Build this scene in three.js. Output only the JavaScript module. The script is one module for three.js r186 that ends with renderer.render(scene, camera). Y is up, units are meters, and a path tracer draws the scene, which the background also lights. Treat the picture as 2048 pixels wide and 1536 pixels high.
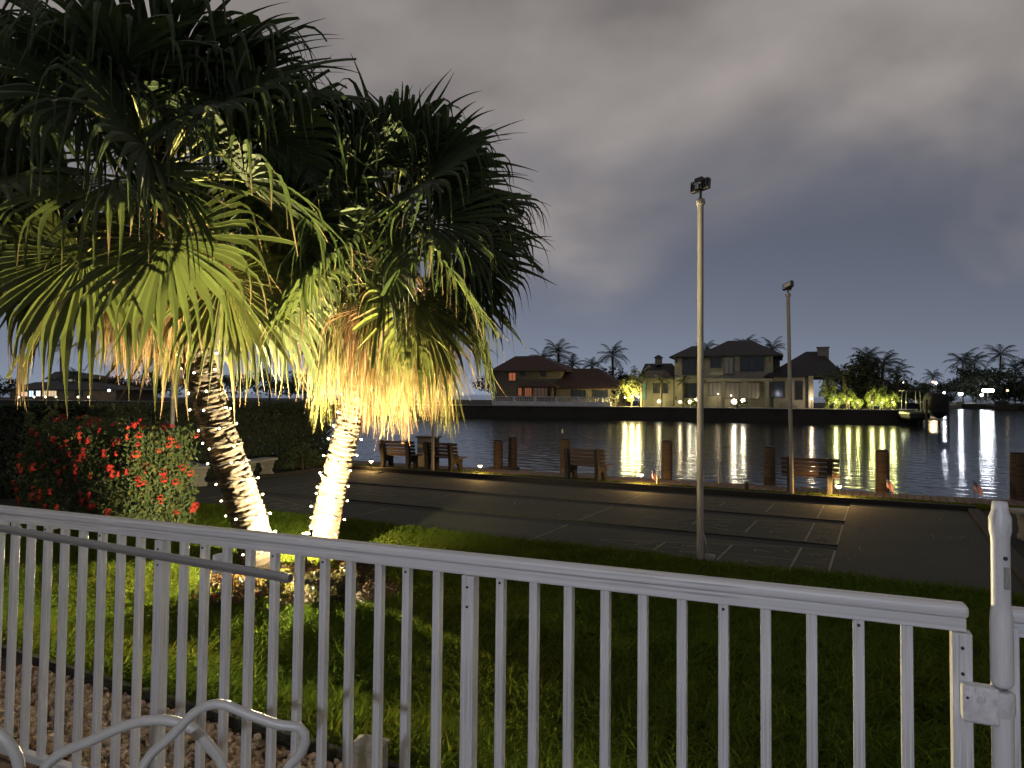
import * as THREE from 'three';
import { mergeGeometries } from 'three/addons/utils/BufferGeometryUtils.js';
import { RoundedBoxGeometry } from 'three/addons/geometries/RoundedBoxGeometry.js';
import { FontLoader } from 'three/addons/loaders/FontLoader.js';
import { TextGeometry } from 'three/addons/geometries/TextGeometry.js';

// ---------------------------------------------------------------- camera, sky, light, exposure
// Frame: x runs along the shuffleboard court and the sea wall, -z towards the water, y up, court surface at y = 0.
const scene = new THREE.Scene();
const FOCAL = 1420, EYE = 2.175;                                   // focal length in photo pixels (2048 x 1536), eye height in metres
const camera = new THREE.PerspectiveCamera(2 * Math.atan(768 / FOCAL) * 180 / Math.PI, 4 / 3, 0.05, 3000);
camera.position.set(0, EYE, 0);
camera.rotation.set(0.0159, 0.4805, 0.0059, 'YXZ');
camera.updateMatrixWorld();

const renderer = new THREE.WebGLRenderer({ antialias: true });
renderer.toneMapping = THREE.LinearToneMapping;
renderer.toneMappingExposure = 1;
renderer.shadowMap.enabled = true;

const V = (x, y, z) => new THREE.Vector3(x, y, z);
function rng(seed) { let s = seed >>> 0; return () => { s = (s + 0x6D2B79F5) | 0; let t = Math.imul(s ^ (s >>> 15), 1 | s); t = (t + Math.imul(t ^ (t >>> 7), 61 | t)) ^ t; return ((t ^ (t >>> 14)) >>> 0) / 4294967296; }; }
const lerp = (a, b, t) => a + (b - a) * t;
const smooth = (a, b, x) => { const t = Math.min(1, Math.max(0, (x - a) / (b - a))); return t * t * (3 - 2 * t); };
function hash2(x, y, s) { let n = Math.imul(x, 374761393) ^ Math.imul(y, 668265263) ^ Math.imul(s, 1274126177); n = Math.imul(n ^ (n >>> 13), 1274126177); return ((n ^ (n >>> 16)) >>> 0) / 4294967296; }
function vnoise(x, y, p, s = 1) {                                   // value noise, repeating every p cells
  const xi = Math.floor(x), yi = Math.floor(y), fx = x - xi, fy = y - yi, w = t => t * t * (3 - 2 * t), m = v => ((v % p) + p) % p;
  const a = hash2(m(xi), m(yi), s), b = hash2(m(xi + 1), m(yi), s), c = hash2(m(xi), m(yi + 1), s), d = hash2(m(xi + 1), m(yi + 1), s);
  return lerp(lerp(a, b, w(fx)), lerp(c, d, w(fx)), w(fy));
}
function fbm(x, y, p, oct = 5, s = 1) { let v = 0, a = 0.5, t = 0; for (let i = 0; i < oct; i++) { v += a * vnoise(x, y, p, s + i); t += a; a *= 0.5; x *= 2; y *= 2; p *= 2; } return v / t; }

// night sky: clouds lit from below by the town, clearer and bluer towards the horizon
{
  const W = 2048, H = 1024, d = new Float32Array(W * H * 4), look = new THREE.Vector3(-0.06, 0, -1).applyQuaternion(camera.quaternion), TOWN = (Math.atan2(look.z, look.x) / 6.28318 + 0.5) * 360;   // the glow of the town
  for (let j = 0; j < H; j++) {
    const el = (j + 0.5) / H * 180 - 90, e = Math.max(0, el);
    for (let i = 0; i < W; i++) {
      const az = i / W * 360;
      const u = i / W * 24, v = e / 15;
      const warp = fbm(u * 0.5 + 3, v * 0.7, 12, 3, 31);
      const n1 = fbm(u + warp * 1.6, v * 1.7 + warp, 24, 5, 5), n2 = fbm(u * 2, v * 3.2 + 2, 48, 5, 17);
      const cloud = smooth(6, 25, e + (n1 - 0.5) * 22 + (warp - 0.5) * 10);
      const c = 0.96 + 0.85 * (n1 - 0.48) + 0.42 * (n2 - 0.5);
      const low = smooth(0, 13, e), glow = Math.exp(-e / 4);
      const clear = [lerp(0.15, 0.108, low) + 0.08 * glow, lerp(0.172, 0.12, low) + 0.1 * glow, lerp(0.226, 0.162, low) + 0.13 * glow];
      const cl = [0.278 * c, 0.251 * c, 0.243 * c], k = (j * W + i) * 4;
      let da = az - TOWN; da -= 360 * Math.round(da / 360); const big = (0.84 + 0.2 * fbm(i / W * 6 + 1.4, 0.3 + v * 0.2, 6, 2, 77)) * (1 + 0.26 * Math.exp(-da * da / 1300));
      for (let q = 0; q < 3; q++) d[k + q] = lerp(clear[q], cl[q], cloud) * big * (el < 0 ? 0.5 : 1);
      d[k + 3] = 1;
    }
  }
  const sky = new THREE.DataTexture(d, W, H, THREE.RGBAFormat, THREE.FloatType);
  sky.mapping = THREE.EquirectangularReflectionMapping; sky.magFilter = sky.minFilter = THREE.LinearFilter; sky.wrapS = THREE.RepeatWrapping; sky.needsUpdate = true;
  scene.background = sky; scene.environment = sky;
}
const moon = new THREE.DirectionalLight(0xdfe6ff, 0.012);           // the moon behind the clouds
moon.position.set(-30, 60, 20); moon.castShadow = true; moon.shadow.radius = 30;
Object.assign(moon.shadow.camera, { left: -40, right: 40, top: 40, bottom: -40, near: 1, far: 200 });
scene.add(moon); scene.add(moon.target);

// ---------------------------------------------------------------- helpers
const ray = (px, py) => V((px - 1024) / FOCAL, (768 - py) / FOCAL, -1).applyQuaternion(camera.quaternion);
const onLevel = (px, py, y = 0) => { const d = ray(px, py); return d.multiplyScalar((y - EYE) / d.y).add(camera.position); };
const atDepth = (px, py, depth) => ray(px, py).multiplyScalar(depth).add(camera.position);
const used = {};
function numbered(name) { const n = used[name] = (used[name] ?? -1) + 1; return n ? name + '_' + String(n).padStart(3, '0') : name; }
function tag(o, label, category, group, kind) { if (label) o.userData.label = label; if (category) o.userData.category = category; if (group) o.userData.group = group; if (kind) o.userData.kind = kind; return o; }
function thing(name, label, category, pos = [0, 0, 0], turn = 0, group) {
  const o = new THREE.Group(); o.name = numbered(name); o.position.set(...(pos.toArray ? pos.toArray() : pos)); o.rotation.y = turn; scene.add(o); return tag(o, label, category, group);
}
function mesh(name, geo, mat, parent = scene) {
  const m = new THREE.Mesh(Array.isArray(geo) ? merge(geo) : geo, mat); m.name = parent === scene ? numbered(name) : name; m.castShadow = m.receiveShadow = true; parent.add(m); return m;
}
const structure = (name, geo, mat, label) => tag(mesh(name, geo, mat), label, null, null, 'structure');
function merge(list) { const g = list.map(q => q.index ? q.toNonIndexed() : q); for (const q of g) for (const k of Object.keys(q.attributes)) if (!['position', 'normal', 'uv'].includes(k)) q.deleteAttribute(k); return mergeGeometries(g, false); }
const box = (w, h, d, x = 0, y = 0, z = 0) => new THREE.BoxGeometry(w, h, d).translate(x, y, z);
const rbox = (w, h, d, r, x = 0, y = 0, z = 0, seg = 2) => new RoundedBoxGeometry(w, h, d, seg, r).translate(x, y, z);
const cyl = (r0, r1, h, x = 0, y = 0, z = 0, seg = 16) => new THREE.CylinderGeometry(r1, r0, h, seg).translate(x, y, z);
const lathe = (pts, seg = 18) => new THREE.LatheGeometry(pts.map(p => new THREE.Vector2(p[0], p[1])), seg);
const tube = (pts, r, seg = 40, rad = 10, closed = false) => new THREE.TubeGeometry(new THREE.CatmullRomCurve3(pts, closed, 'centripetal'), seg, r, rad, closed);
function polyTube(pts, r, rad = 10) { return pts.slice(1).map((b, i) => { const a = pts[i], d = b.clone().sub(a), g = new THREE.CylinderGeometry(r, r, d.length(), rad); g.applyQuaternion(new THREE.Quaternion().setFromUnitVectors(V(0, 1, 0), d.clone().normalize())); return g.translate(...a.clone().add(b).multiplyScalar(0.5).toArray()); }); }
function extrude(pts, depth, bevel = 0) { const s = new THREE.Shape(pts.map(p => new THREE.Vector2(p[0], p[1]))); return new THREE.ExtrudeGeometry(s, { depth, bevelEnabled: bevel > 0, bevelSize: bevel, bevelThickness: bevel, bevelSegments: 2, steps: 1 }); }
function planarUV(g, scale, ax = 'x', ay = 'z') { const p = g.attributes.position, uv = new Float32Array(p.count * 2), get = { x: i => p.getX(i), y: i => p.getY(i), z: i => p.getZ(i) }; for (let i = 0; i < p.count; i++) { uv[2 * i] = get[ax](i) * scale; uv[2 * i + 1] = get[ay](i) * scale; } g.setAttribute('uv', new THREE.BufferAttribute(uv, 2)); return g; }
function buffer(pos, col, idx, uv) { const g = new THREE.BufferGeometry(); g.setAttribute('position', new THREE.Float32BufferAttribute(pos, 3)); if (col) g.setAttribute('color', new THREE.Float32BufferAttribute(col, 3)); if (uv) g.setAttribute('uv', new THREE.Float32BufferAttribute(uv, 2)); if (idx) g.setIndex(idx); g.computeVertexNormals(); return g; }
function tex(n, fn, srgb = true) {
  const d = new Uint8Array(n * n * 4); for (let j = 0; j < n; j++) for (let i = 0; i < n; i++) { const c = fn(i / n, j / n), k = (j * n + i) * 4; d[k] = Math.max(0, Math.min(255, c[0])); d[k + 1] = Math.max(0, Math.min(255, c[1])); d[k + 2] = Math.max(0, Math.min(255, c[2])); d[k + 3] = 255; }
  const t = new THREE.DataTexture(d, n, n, THREE.RGBAFormat); t.wrapS = t.wrapT = THREE.RepeatWrapping; t.magFilter = THREE.LinearFilter; t.minFilter = THREE.LinearMipmapLinearFilter; t.generateMipmaps = true; if (srgb) t.colorSpace = THREE.SRGBColorSpace; t.needsUpdate = true; return t;
}
const lin = (r, g, b) => new THREE.Color().setRGB(r, g, b);
const std = (r, g, b, roughness = 0.8, more = {}) => new THREE.MeshStandardMaterial({ color: lin(r, g, b), roughness, metalness: 0, ...more });
const glowing = (r, g, b, k) => new THREE.MeshStandardMaterial({ color: lin(0.8, 0.8, 0.8), emissive: lin(r, g, b), emissiveIntensity: k, roughness: 0.4 });
function pointLight(parent, pos, color, cd, size = 1) { const l = new THREE.PointLight(color, cd); l.position.set(...pos); l.shadow.radius = size; l.castShadow = true; parent.add(l); return l; }

// ---------------------------------------------------------------- materials
const grime = tex(512, (u, v) => { const n = fbm(u * 6, v * 6, 6, 6, 3), f = fbm(u * 40, v * 40, 40, 3, 9), s = vnoise(u * 90, v * 90, 90, 12) > 0.97 ? 40 : 0; const d = smooth(0.66, 0.8, fbm(u * 14, v * 3, 14, 4, 15)) * 34, k = 196 + 60 * n + 18 * (f - 0.5) - s - d; return [k, k, k * 0.985]; });
const grain = tex(512, (u, v) => { const n = fbm(u * 3 + 0.4 * fbm(u * 4, v * 2, 4, 3, 8), v * 60, 60, 4, 4), k = 130 + 120 * n; return [k, k, k]; });
const speckle = tex(512, (u, v) => { const n = fbm(u * 5, v * 5, 5, 5, 21), f = vnoise(u * 128, v * 128, 128, 6), st = smooth(0.62, 0.74, fbm(u * 3, v * 3, 3, 4, 41)); const k = 175 + 50 * n + 40 * (f - 0.5) - 26 * st; return [k, k, k * 0.97]; });
const courtTex = tex(1024, (u, v) => { const n = fbm(u * 4, v * 4, 4, 6, 51), m = fbm(u * 9 + n * 2, v * 9, 9, 4, 57), f = vnoise(u * 300, v * 300, 300, 6), ridge = Math.abs(fbm(u * 5 + 0.7, v * 5, 5, 4, 71) - 0.5), crack = ridge < 0.0035 ? 60 : 0, drip = smooth(0.6, 0.72, m) * 30; const k = 150 + 90 * n + 36 * (f - 0.5) - crack - drip; return [k, k, k * 0.95]; });
const scratch = tex(256, (u, v) => { const n = fbm(u * 20, v * 20, 20, 4, 2); return [255 * n, 255 * n, 255 * n]; }, false);
const rep = (t, x, y = x) => { const c = t.clone(); c.repeat.set(x, y); c.needsUpdate = true; return c; };
const M = {
  white: std(0.72, 0.72, 0.73, 0.42, { map: grime }),
  whiteTube: std(0.52, 0.51, 0.48, 0.38, { map: grime }),
  alum: std(0.42, 0.43, 0.45, 0.38, { metalness: 0.55, map: grime }),
  dark: std(0.02, 0.02, 0.022, 0.5),
  pole: std(0.36, 0.335, 0.3, 0.6, { map: rep(grime, 1, 6) }),
  court: std(0.029, 0.038, 0.018, 0.85, { map: courtTex }),
  gutter: std(0.012, 0.012, 0.011, 0.95),
  line: std(0.25, 0.26, 0.22, 0.8, { map: speckle }),
  faint: std(0.08, 0.08, 0.05, 0.85),
  kerb: std(0.02, 0.018, 0.015, 0.95),
  soil: std(0.09, 0.055, 0.032, 1, { map: rep(speckle, 3) }),
  lawn: std(0.013, 0.017, 0.006, 1, { map: rep(speckle, 1) }),
  concrete: std(0.42, 0.41, 0.38, 0.9, { map: speckle }),
  wall: std(0.06, 0.056, 0.048, 0.95, { map: rep(speckle, 0.5) }),
  piling: std(0.11, 0.075, 0.045, 0.9, { map: rep(grain, 1, 3), bumpMap: rep(grain, 1, 3), bumpScale: 0.012 }),
  benchWood: std(0.12, 0.068, 0.044, 0.7, { map: grain }),
  benchFrame: std(0.035, 0.03, 0.025, 0.85, { map: speckle }),
  stucco: std(0.26, 0.22, 0.17, 0.95, { map: rep(speckle, 0.4) }),
  stuccoWhite: std(0.42, 0.405, 0.36, 0.95, { map: rep(speckle, 0.4) }),
  tileRoof: std(0.075, 0.036, 0.024, 0.9, { map: rep(grain, 0.5, 2) }),
  slateRoof: std(0.026, 0.026, 0.028, 0.8, { map: rep(grain, 0.5, 2) }),
  glass: new THREE.MeshPhysicalMaterial({ color: lin(0.02, 0.025, 0.03), roughness: 0.06, metalness: 0, ior: 1.5 }),
  frame: std(0.03, 0.03, 0.03, 0.6),
  trunkFar: std(0.085, 0.065, 0.045, 0.95),
};

// ---------------------------------------------------------------- ground, court, shore, water
const FENCE_Z = -1.86, PATIO = 0.575, COURT = { x0: -14.2, x1: 1.45, near: -9.15, far: -16.2, baseR: -0.58, baseL: -12.47 };
const DECK_Z0 = -17.0, DECK_Z1 = -18.2, WATER = -1.1;
const lawnLevel = z => 0.015 + 0.2 * (1 - smooth(5.2, 9.0, -z)) + 0.24 * (1 - smooth(2.5, 3.7, -z));
{
  const cuts = (list, step) => { const out = []; for (let i = 0; i + 1 < list.length; i++) { const n = Math.max(1, Math.round((list[i + 1] - list[i]) / step)); for (let k = 0; k < n; k++) out.push(lerp(list[i], list[i + 1], k / n)); } out.push(list.at(-1)); return out; };
  const xs = cuts([-60, COURT.x0 - 0.02, COURT.x0 + 0.02, COURT.x1 - 0.02, COURT.x1 + 0.02, 30], 0.6), zs = cuts([-17.05, COURT.far - 0.15, COURT.far + 0.02, COURT.near - 0.02, COURT.near + 0.02, -2.5], 0.3);
  const pos = [], idx = [], uv = [];
  for (const z of zs) for (const x of xs) { const inside = x > COURT.x0 && x < COURT.x1 && z > COURT.far - 0.1 && z < COURT.near; pos.push(x, inside ? -0.2 : lawnLevel(z) + 0.02 * (vnoise(x * 0.8, z * 0.8, 999, 3) - 0.5), z); uv.push(x, z); }
  for (let j = 0; j + 1 < zs.length; j++) for (let i = 0; i + 1 < xs.length; i++) { const a = j * xs.length + i, b = a + xs.length; idx.push(a, b, a + 1, b, b + 1, a + 1); }
  structure('lawn', buffer(pos, null, idx, uv), M.lawn);
}
{ // patio, its edge, the strip of river gravel under the fence, and the earth below
  const p = planarUV(box(34, 0.4, 7.4, -4, PATIO - 0.205 - 0.055, 1.95), 1); structure('patio_base', p, M.concrete);
  const gravelBed = planarUV(box(34, 0.3, 0.8, -4, PATIO - 0.22, -2.15), 1); structure('gravel_bed', gravelBed, M.soil);
  structure('earth', planarUV(box(200, 1.4, 60, -10, -1.0, 13.05), 0.5), M.soil);
}
{ // clay pavers of the patio
  const g = rbox(0.196, 0.055, 0.096, 0.006), mats = [[0.19, 0.11, 0.07], [0.23, 0.14, 0.09], [0.16, 0.095, 0.065]].map(c => std(...c, 0.9, { map: speckle })), patio = thing('patio', null, null); tag(patio, null, null, null, 'structure');
  const r = rng(5); for (let j = 0; j < 14; j++) for (let i = 0; i < 21; i++) { const m = mesh('paver', g, mats[Math.floor(r() * 3)], patio); m.position.set(-4.1 + i * 0.2 + (j % 2) * 0.1, PATIO - 0.0275 + (r() - 0.5) * 0.003, -1.8 + j * 0.1); }
}
{ // river gravel
  const g = new THREE.IcosahedronGeometry(1, 1), p = g.attributes.position; for (let i = 0; i < p.count; i++) { const v = V(p.getX(i), p.getY(i), p.getZ(i)), k = 0.8 + 0.4 * hash2(Math.round(v.x * 9), Math.round(v.y * 9 + v.z * 31), 4); p.setXYZ(i, v.x * k, v.y * k * 0.7, v.z * k); } g.computeVertexNormals();
  const n = 9000, im = new THREE.InstancedMesh(g, new THREE.MeshStandardMaterial({ color: 0xffffff, roughness: 0.75 }), n), r = rng(77), m = new THREE.Matrix4(), q = new THREE.Quaternion(), c = new THREE.Color();
  for (let i = 0; i < n; i++) { const s = 0.009 + 0.012 * r(); q.setFromEuler(new THREE.Euler(r() * 6, r() * 6, r() * 6)); m.compose(V(-4.6 + r() * 5.4, PATIO - 0.07 + r() * 0.035, -1.92 - r() * 0.55), q, V(s * (0.8 + r() * 0.6), s, s)); im.setMatrixAt(i, m); const k = 0.5 + r() * 0.8; im.setColorAt(i, c.setRGB(0.3 * k, 0.22 * k * (0.9 + 0.2 * r()), 0.14 * k)); }
  im.name = 'gravel'; im.castShadow = im.receiveShadow = true; tag(im, 'brown river gravel strip beneath the white fence', 'gravel', null, 'stuff'); scene.add(im);
  const ed = mesh('lawn_edging', box(34, 0.16, 0.03, -4, PATIO - 0.09, -2.53), M.kerb); tag(ed, null, null, null, 'structure');
}
const font = await new FontLoader().loadAsync('fonts/droid/droid_sans_bold.typeface.json');
{ // the shuffleboard court
  const c = new THREE.Group(); c.name = 'shuffleboard_court'; tag(c, null, null, null, 'structure'); scene.add(c);
  const slab = (x0, x1, z0, z1, name, y = 0) => mesh(name, planarUV(box(x1 - x0, 0.14, Math.abs(z1 - z0), (x0 + x1) / 2, y - 0.07, (z0 + z1) / 2), 0.25), M.court, c);
  const PITCH = 2.285, HALF = 0.9144, mid = k => -10.165 - k * PITCH;
  slab(COURT.baseR, COURT.x1, COURT.near, COURT.far, 'apron'); slab(COURT.x0, COURT.baseL, COURT.near, COURT.far, 'apron');
  mesh('gutter_bed', planarUV(box(COURT.baseR - COURT.baseL - 0.004, 0.05, 6.98, (COURT.baseR + COURT.baseL) / 2, -0.045, -12.67), 0.25), M.gutter, c);
  for (let k = 0; k < 3; k++) slab(COURT.baseL, COURT.baseR, mid(k) + HALF + 0.02, mid(k) - HALF - 0.02, 'court_lane');
  mesh('far_rail', rbox(COURT.x1 - COURT.x0 + 0.3, 0.2, 0.14, 0.02, (COURT.x0 + COURT.x1) / 2, 0.0, COURT.far - 0.075), M.kerb, c);
  mesh('side_rail', rbox(0.12, 0.14, 7.2, 0.02, COURT.x0 - 0.065, 0.0, -12.6), M.kerb, c);
  mesh('side_rail', rbox(0.2, 0.12, 7.2, 0.02, COURT.x1 + 0.105, 0.0, -12.6), M.kerb, c);
  const strip = (x0, z0, x1, z1, w) => { const dx = x1 - x0, dz = z1 - z0, L = Math.hypot(dx, dz), px = -dz / L * w / 2, pz = dx / L * w / 2; const pos = [x0 + px, 0.004, z0 + pz, x0 - px, 0.004, z0 - pz, x1 - px, 0.004, z1 - pz, x1 + px, 0.004, z1 + pz]; const g = buffer(pos, null, [0, 2, 1, 0, 3, 2]); planarUV(g, 0.8); mesh('painted_line', g, M.line, c); };
  const ft = 0.3048;
  const word = (t, x, z, size, turn) => { const g = new THREE.ShapeGeometry(font.generateShapes(t, size)); g.computeBoundingBox(); const bb = g.boundingBox; g.translate(-(bb.max.x + bb.min.x) / 2, -(bb.max.y + bb.min.y) / 2, 0); g.rotateX(-Math.PI / 2); g.rotateY(turn); g.translate(x, 0.004, z); mesh('painted_numeral', g, M.faint, c); };
  for (let k = 0; k < 3; k++) for (const [bx, s] of [[COURT.baseR, -1], [COURT.baseL, 1]]) {
    const z = mid(k), X = f => bx + s * f * ft, w = 0.028, e = s * 0.014;
    strip(X(0) + e, z - HALF, X(0) + e, z + HALF, w); strip(X(1.5), z - HALF + 0.02, X(1.5), z + HALF - 0.02, w); strip(X(4.5), z - 0.59, X(4.5), z + 0.59, w); strip(X(7.5), z - 0.285, X(7.5), z + 0.285, w);
    for (const q of [-1, 1]) { strip(X(1.5) + s * 0.015, z + q * HALF * 0.985, X(10.5), z + q * 0.012, 0.02); strip(X(0) + s * 0.03, z + q * (HALF - 0.012), X(1.5) - s * 0.016, z + q * (HALF - 0.012), 0.02); }
    strip(X(1.5) + s * 0.016, z, X(4.5) - s * 0.016, z, 0.018); strip(X(4.5) + s * 0.016, z, X(7.5) - s * 0.016, z, 0.018); strip(X(0.25), z, X(1.25), z, 0.018);
    const turn = s > 0 ? -Math.PI / 2 : Math.PI / 2;
    word('10', X(8.4), z, 0.2, turn); for (const q of [-1, 1]) { word('8', X(6), z + q * 0.2, 0.24, turn); word('7', X(3), z + q * 0.36, 0.24, turn); } word('10', X(0.75), z + s * 0.45, 0.16, turn); word('OFF', X(0.75), z - s * 0.45, 0.16, turn);
    strip(X(13.5), z - HALF, X(13.5), z + HALF, 0.024);
  }
}
{ // timber deck on the sea wall
  const d = new THREE.Group(); d.name = 'dock_deck'; tag(d, null, null, null, 'structure'); scene.add(d);
  const L = 1.2, g = rbox(0.138, 0.045, L, 0.006), r = rng(11), mats = [[0.2, 0.13, 0.085], [0.235, 0.155, 0.1], [0.17, 0.115, 0.08], [0.26, 0.185, 0.13]].map(c => std(...c, 0.85, { map: grain }));
  for (let i = 0; i < 196; i++) { const p = mesh('plank', g, mats[Math.floor(r() * 4)], d); p.position.set(-18.5 + i * 0.15, 0.0 + (r() - 0.5) * 0.006, (DECK_Z0 + DECK_Z1) / 2 + (r() - 0.5) * 0.02); p.rotation.y = (r() - 0.5) * 0.006; }
  mesh('stringer', box(29.6, 0.12, 0.06, -3.9, -0.09, DECK_Z1 + 0.12), M.piling, d); mesh('stringer', box(29.6, 0.12, 0.06, -3.9, -0.09, DECK_Z0 - 0.1), M.piling, d);
  structure('sea_wall', planarUV(box(70, 3, 0.35, -10, -1.62, DECK_Z1 + 0.3), 0.5, 'x', 'y'), M.wall);
}
// water: wind ripples from a spectrum of crossing waves
{
  const waves = (n, seed, tile, lmin, lmax) => { const r = rng(seed), out = []; while (out.length < n) { const lam = lmin * Math.pow(lmax / lmin, r()), th = 1.3 + (r() + r() - 1) * 1.5, kx = Math.round(Math.cos(th) * tile / lam), ky = Math.round(Math.sin(th) * tile / lam); if (kx || ky) out.push([kx, ky, r() * 6.283, Math.pow(lam / lmax, 0.15)]); } return out; };
  const N = 1024, S = 6, rms = 0.029, W1 = waves(60, 3, 22, 0.14, 1.5), d = new Uint8Array(N * N * 4);
  const k0 = rms * S / Math.sqrt(W1.reduce((a, w) => a + w[3] * w[3] / 2, 0));
  for (let j = 0; j < N; j++) for (let i = 0; i < N; i++) {
    let sx = 0, sy = 0; const u = i / N * 6.28318, v = j / N * 6.28318;
    for (const w of W1) { const K = Math.hypot(w[0], w[1]), c = Math.cos(w[0] * u + w[1] * v + w[2]) * w[3] * k0; sx += c * w[0] / K; sy += c * w[1] / K; }
    const l = Math.hypot(sx, sy, 1), k = (j * N + i) * 4; d[k] = 127.5 - 127.5 * sx / l; d[k + 1] = 127.5 - 127.5 * sy / l; d[k + 2] = 127.5 + 127.5 / l; d[k + 3] = 255;
  }
  const nm = new THREE.DataTexture(d, N, N, THREE.RGBAFormat); nm.wrapS = nm.wrapT = THREE.RepeatWrapping; nm.magFilter = THREE.LinearFilter; nm.minFilter = THREE.LinearMipmapLinearFilter; nm.generateMipmaps = true; nm.needsUpdate = true; nm.repeat.set(1 / 22, 1 / 22); nm.rotation = 0.2;
  const W2 = waves(30, 9, 9.3, 0.16, 1.6), bt = tex(512, (u, v) => { let h = 0; for (const w of W2) h += Math.sin(6.28318 * (w[0] * u + w[1] * v) + w[2]) * w[3] * w[3] / Math.hypot(w[0], w[1]); const k = 127.5 + 127.5 * h * 1.8; return [k, k, k]; }, false);
  bt.repeat.set(1 / 9.3, 1 / 9.3); bt.rotation = -0.35;
  const mat = new THREE.MeshPhysicalMaterial({ color: lin(0.006, 0.011, 0.013), roughness: 0.12, ior: 1.33, normalMap: nm, normalScale: new THREE.Vector2(1 / S, 1 / S), bumpMap: bt, bumpScale: 0.005 });
  const g = new THREE.PlaneGeometry(2600, 1800).rotateX(-Math.PI / 2).translate(-100, WATER, -18.25 - 900); planarUV(g, 1); structure('water', g, mat);
}

// ---------------------------------------------------------------- foliage builders
const leafMat = (rough = 1, through = 0.42, coat = 0.35) => new THREE.MeshPhysicalMaterial({ color: 0xffffff, vertexColors: true, roughness: rough, transmission: through, thickness: 0, specularIntensity: 0.35, clearcoat: coat, clearcoatRoughness: 0.4, side: THREE.DoubleSide, flatShading: true });
const LEAF = leafMat(), DRY = leafMat(0.97, 0.3, 0.1);
// many folded leaves; place(i) returns { p, n (facing), s (length), c (colour) }
function leaves(n, place, r, width = 0.45) {
  const pos = [], col = [], idx = [], t = V(), b = V(), nn = V();
  for (let i = 0; i < n; i++) {
    const q = place(i); if (!q) continue; nn.copy(q.n).normalize(); t.set(r() - 0.5, r() - 0.35, r() - 0.5).addScaledVector(nn, 0.3); t.addScaledVector(nn, -0.75 * t.dot(nn)).normalize(); b.crossVectors(nn, t).normalize(); const s = q.s, k = pos.length / 3, w = s * width / 2, f = s * 0.07;
    const add = (a, c, e) => { pos.push(q.p.x + t.x * a + b.x * c + nn.x * e, q.p.y + t.y * a + b.y * c + nn.y * e, q.p.z + t.z * a + b.z * c + nn.z * e); col.push(q.c[0], q.c[1], q.c[2]); };
    add(-s / 2, 0, 0); add(0, w, f); add(s / 2, 0, -f); add(0, -w, f); idx.push(k, k + 1, k + 2, k, k + 2, k + 3);
  }
  return buffer(pos, col, idx);
}
const tint = (c, r, k = 0.35) => { const a = 1 - k / 2 + k * r(), h = 1 + (r() - 0.5) * 0.25; return [c[0] * a * h, c[1] * a, c[2] * a / h]; };
const sphereDir = r => { const y = r() * 2 - 1, a = r() * 6.283, q = Math.sqrt(1 - y * y); return V(Math.cos(a) * q, y, Math.sin(a) * q); };
// a crown of leaf clumps inside an ellipsoid; clumps shade one another and leave gaps
function clumpCrown(r, n, c, rad, size, color, clumps = 14, spread = 0.42) {
  const cs = []; for (let i = 0; i < clumps; i++) { const d = sphereDir(r), k = 0.45 + 0.5 * r(); cs.push([V(c.x + d.x * rad.x * k, c.y + d.y * rad.y * k, c.z + d.z * rad.z * k), spread * (0.7 + 0.6 * r())]); }
  return leaves(n, () => { const [q, s] = cs[Math.floor(r() * clumps)], d = sphereDir(r), k = Math.pow(r(), 0.4); return { p: V(q.x + d.x * rad.x * s * k, q.y + d.y * rad.y * s * k, q.z + d.z * rad.z * s * k), n: d.add(V(0, 0.4, 0)), s: size * (0.7 + 0.6 * r()), c: tint(color, r) }; }, r);
}

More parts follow.
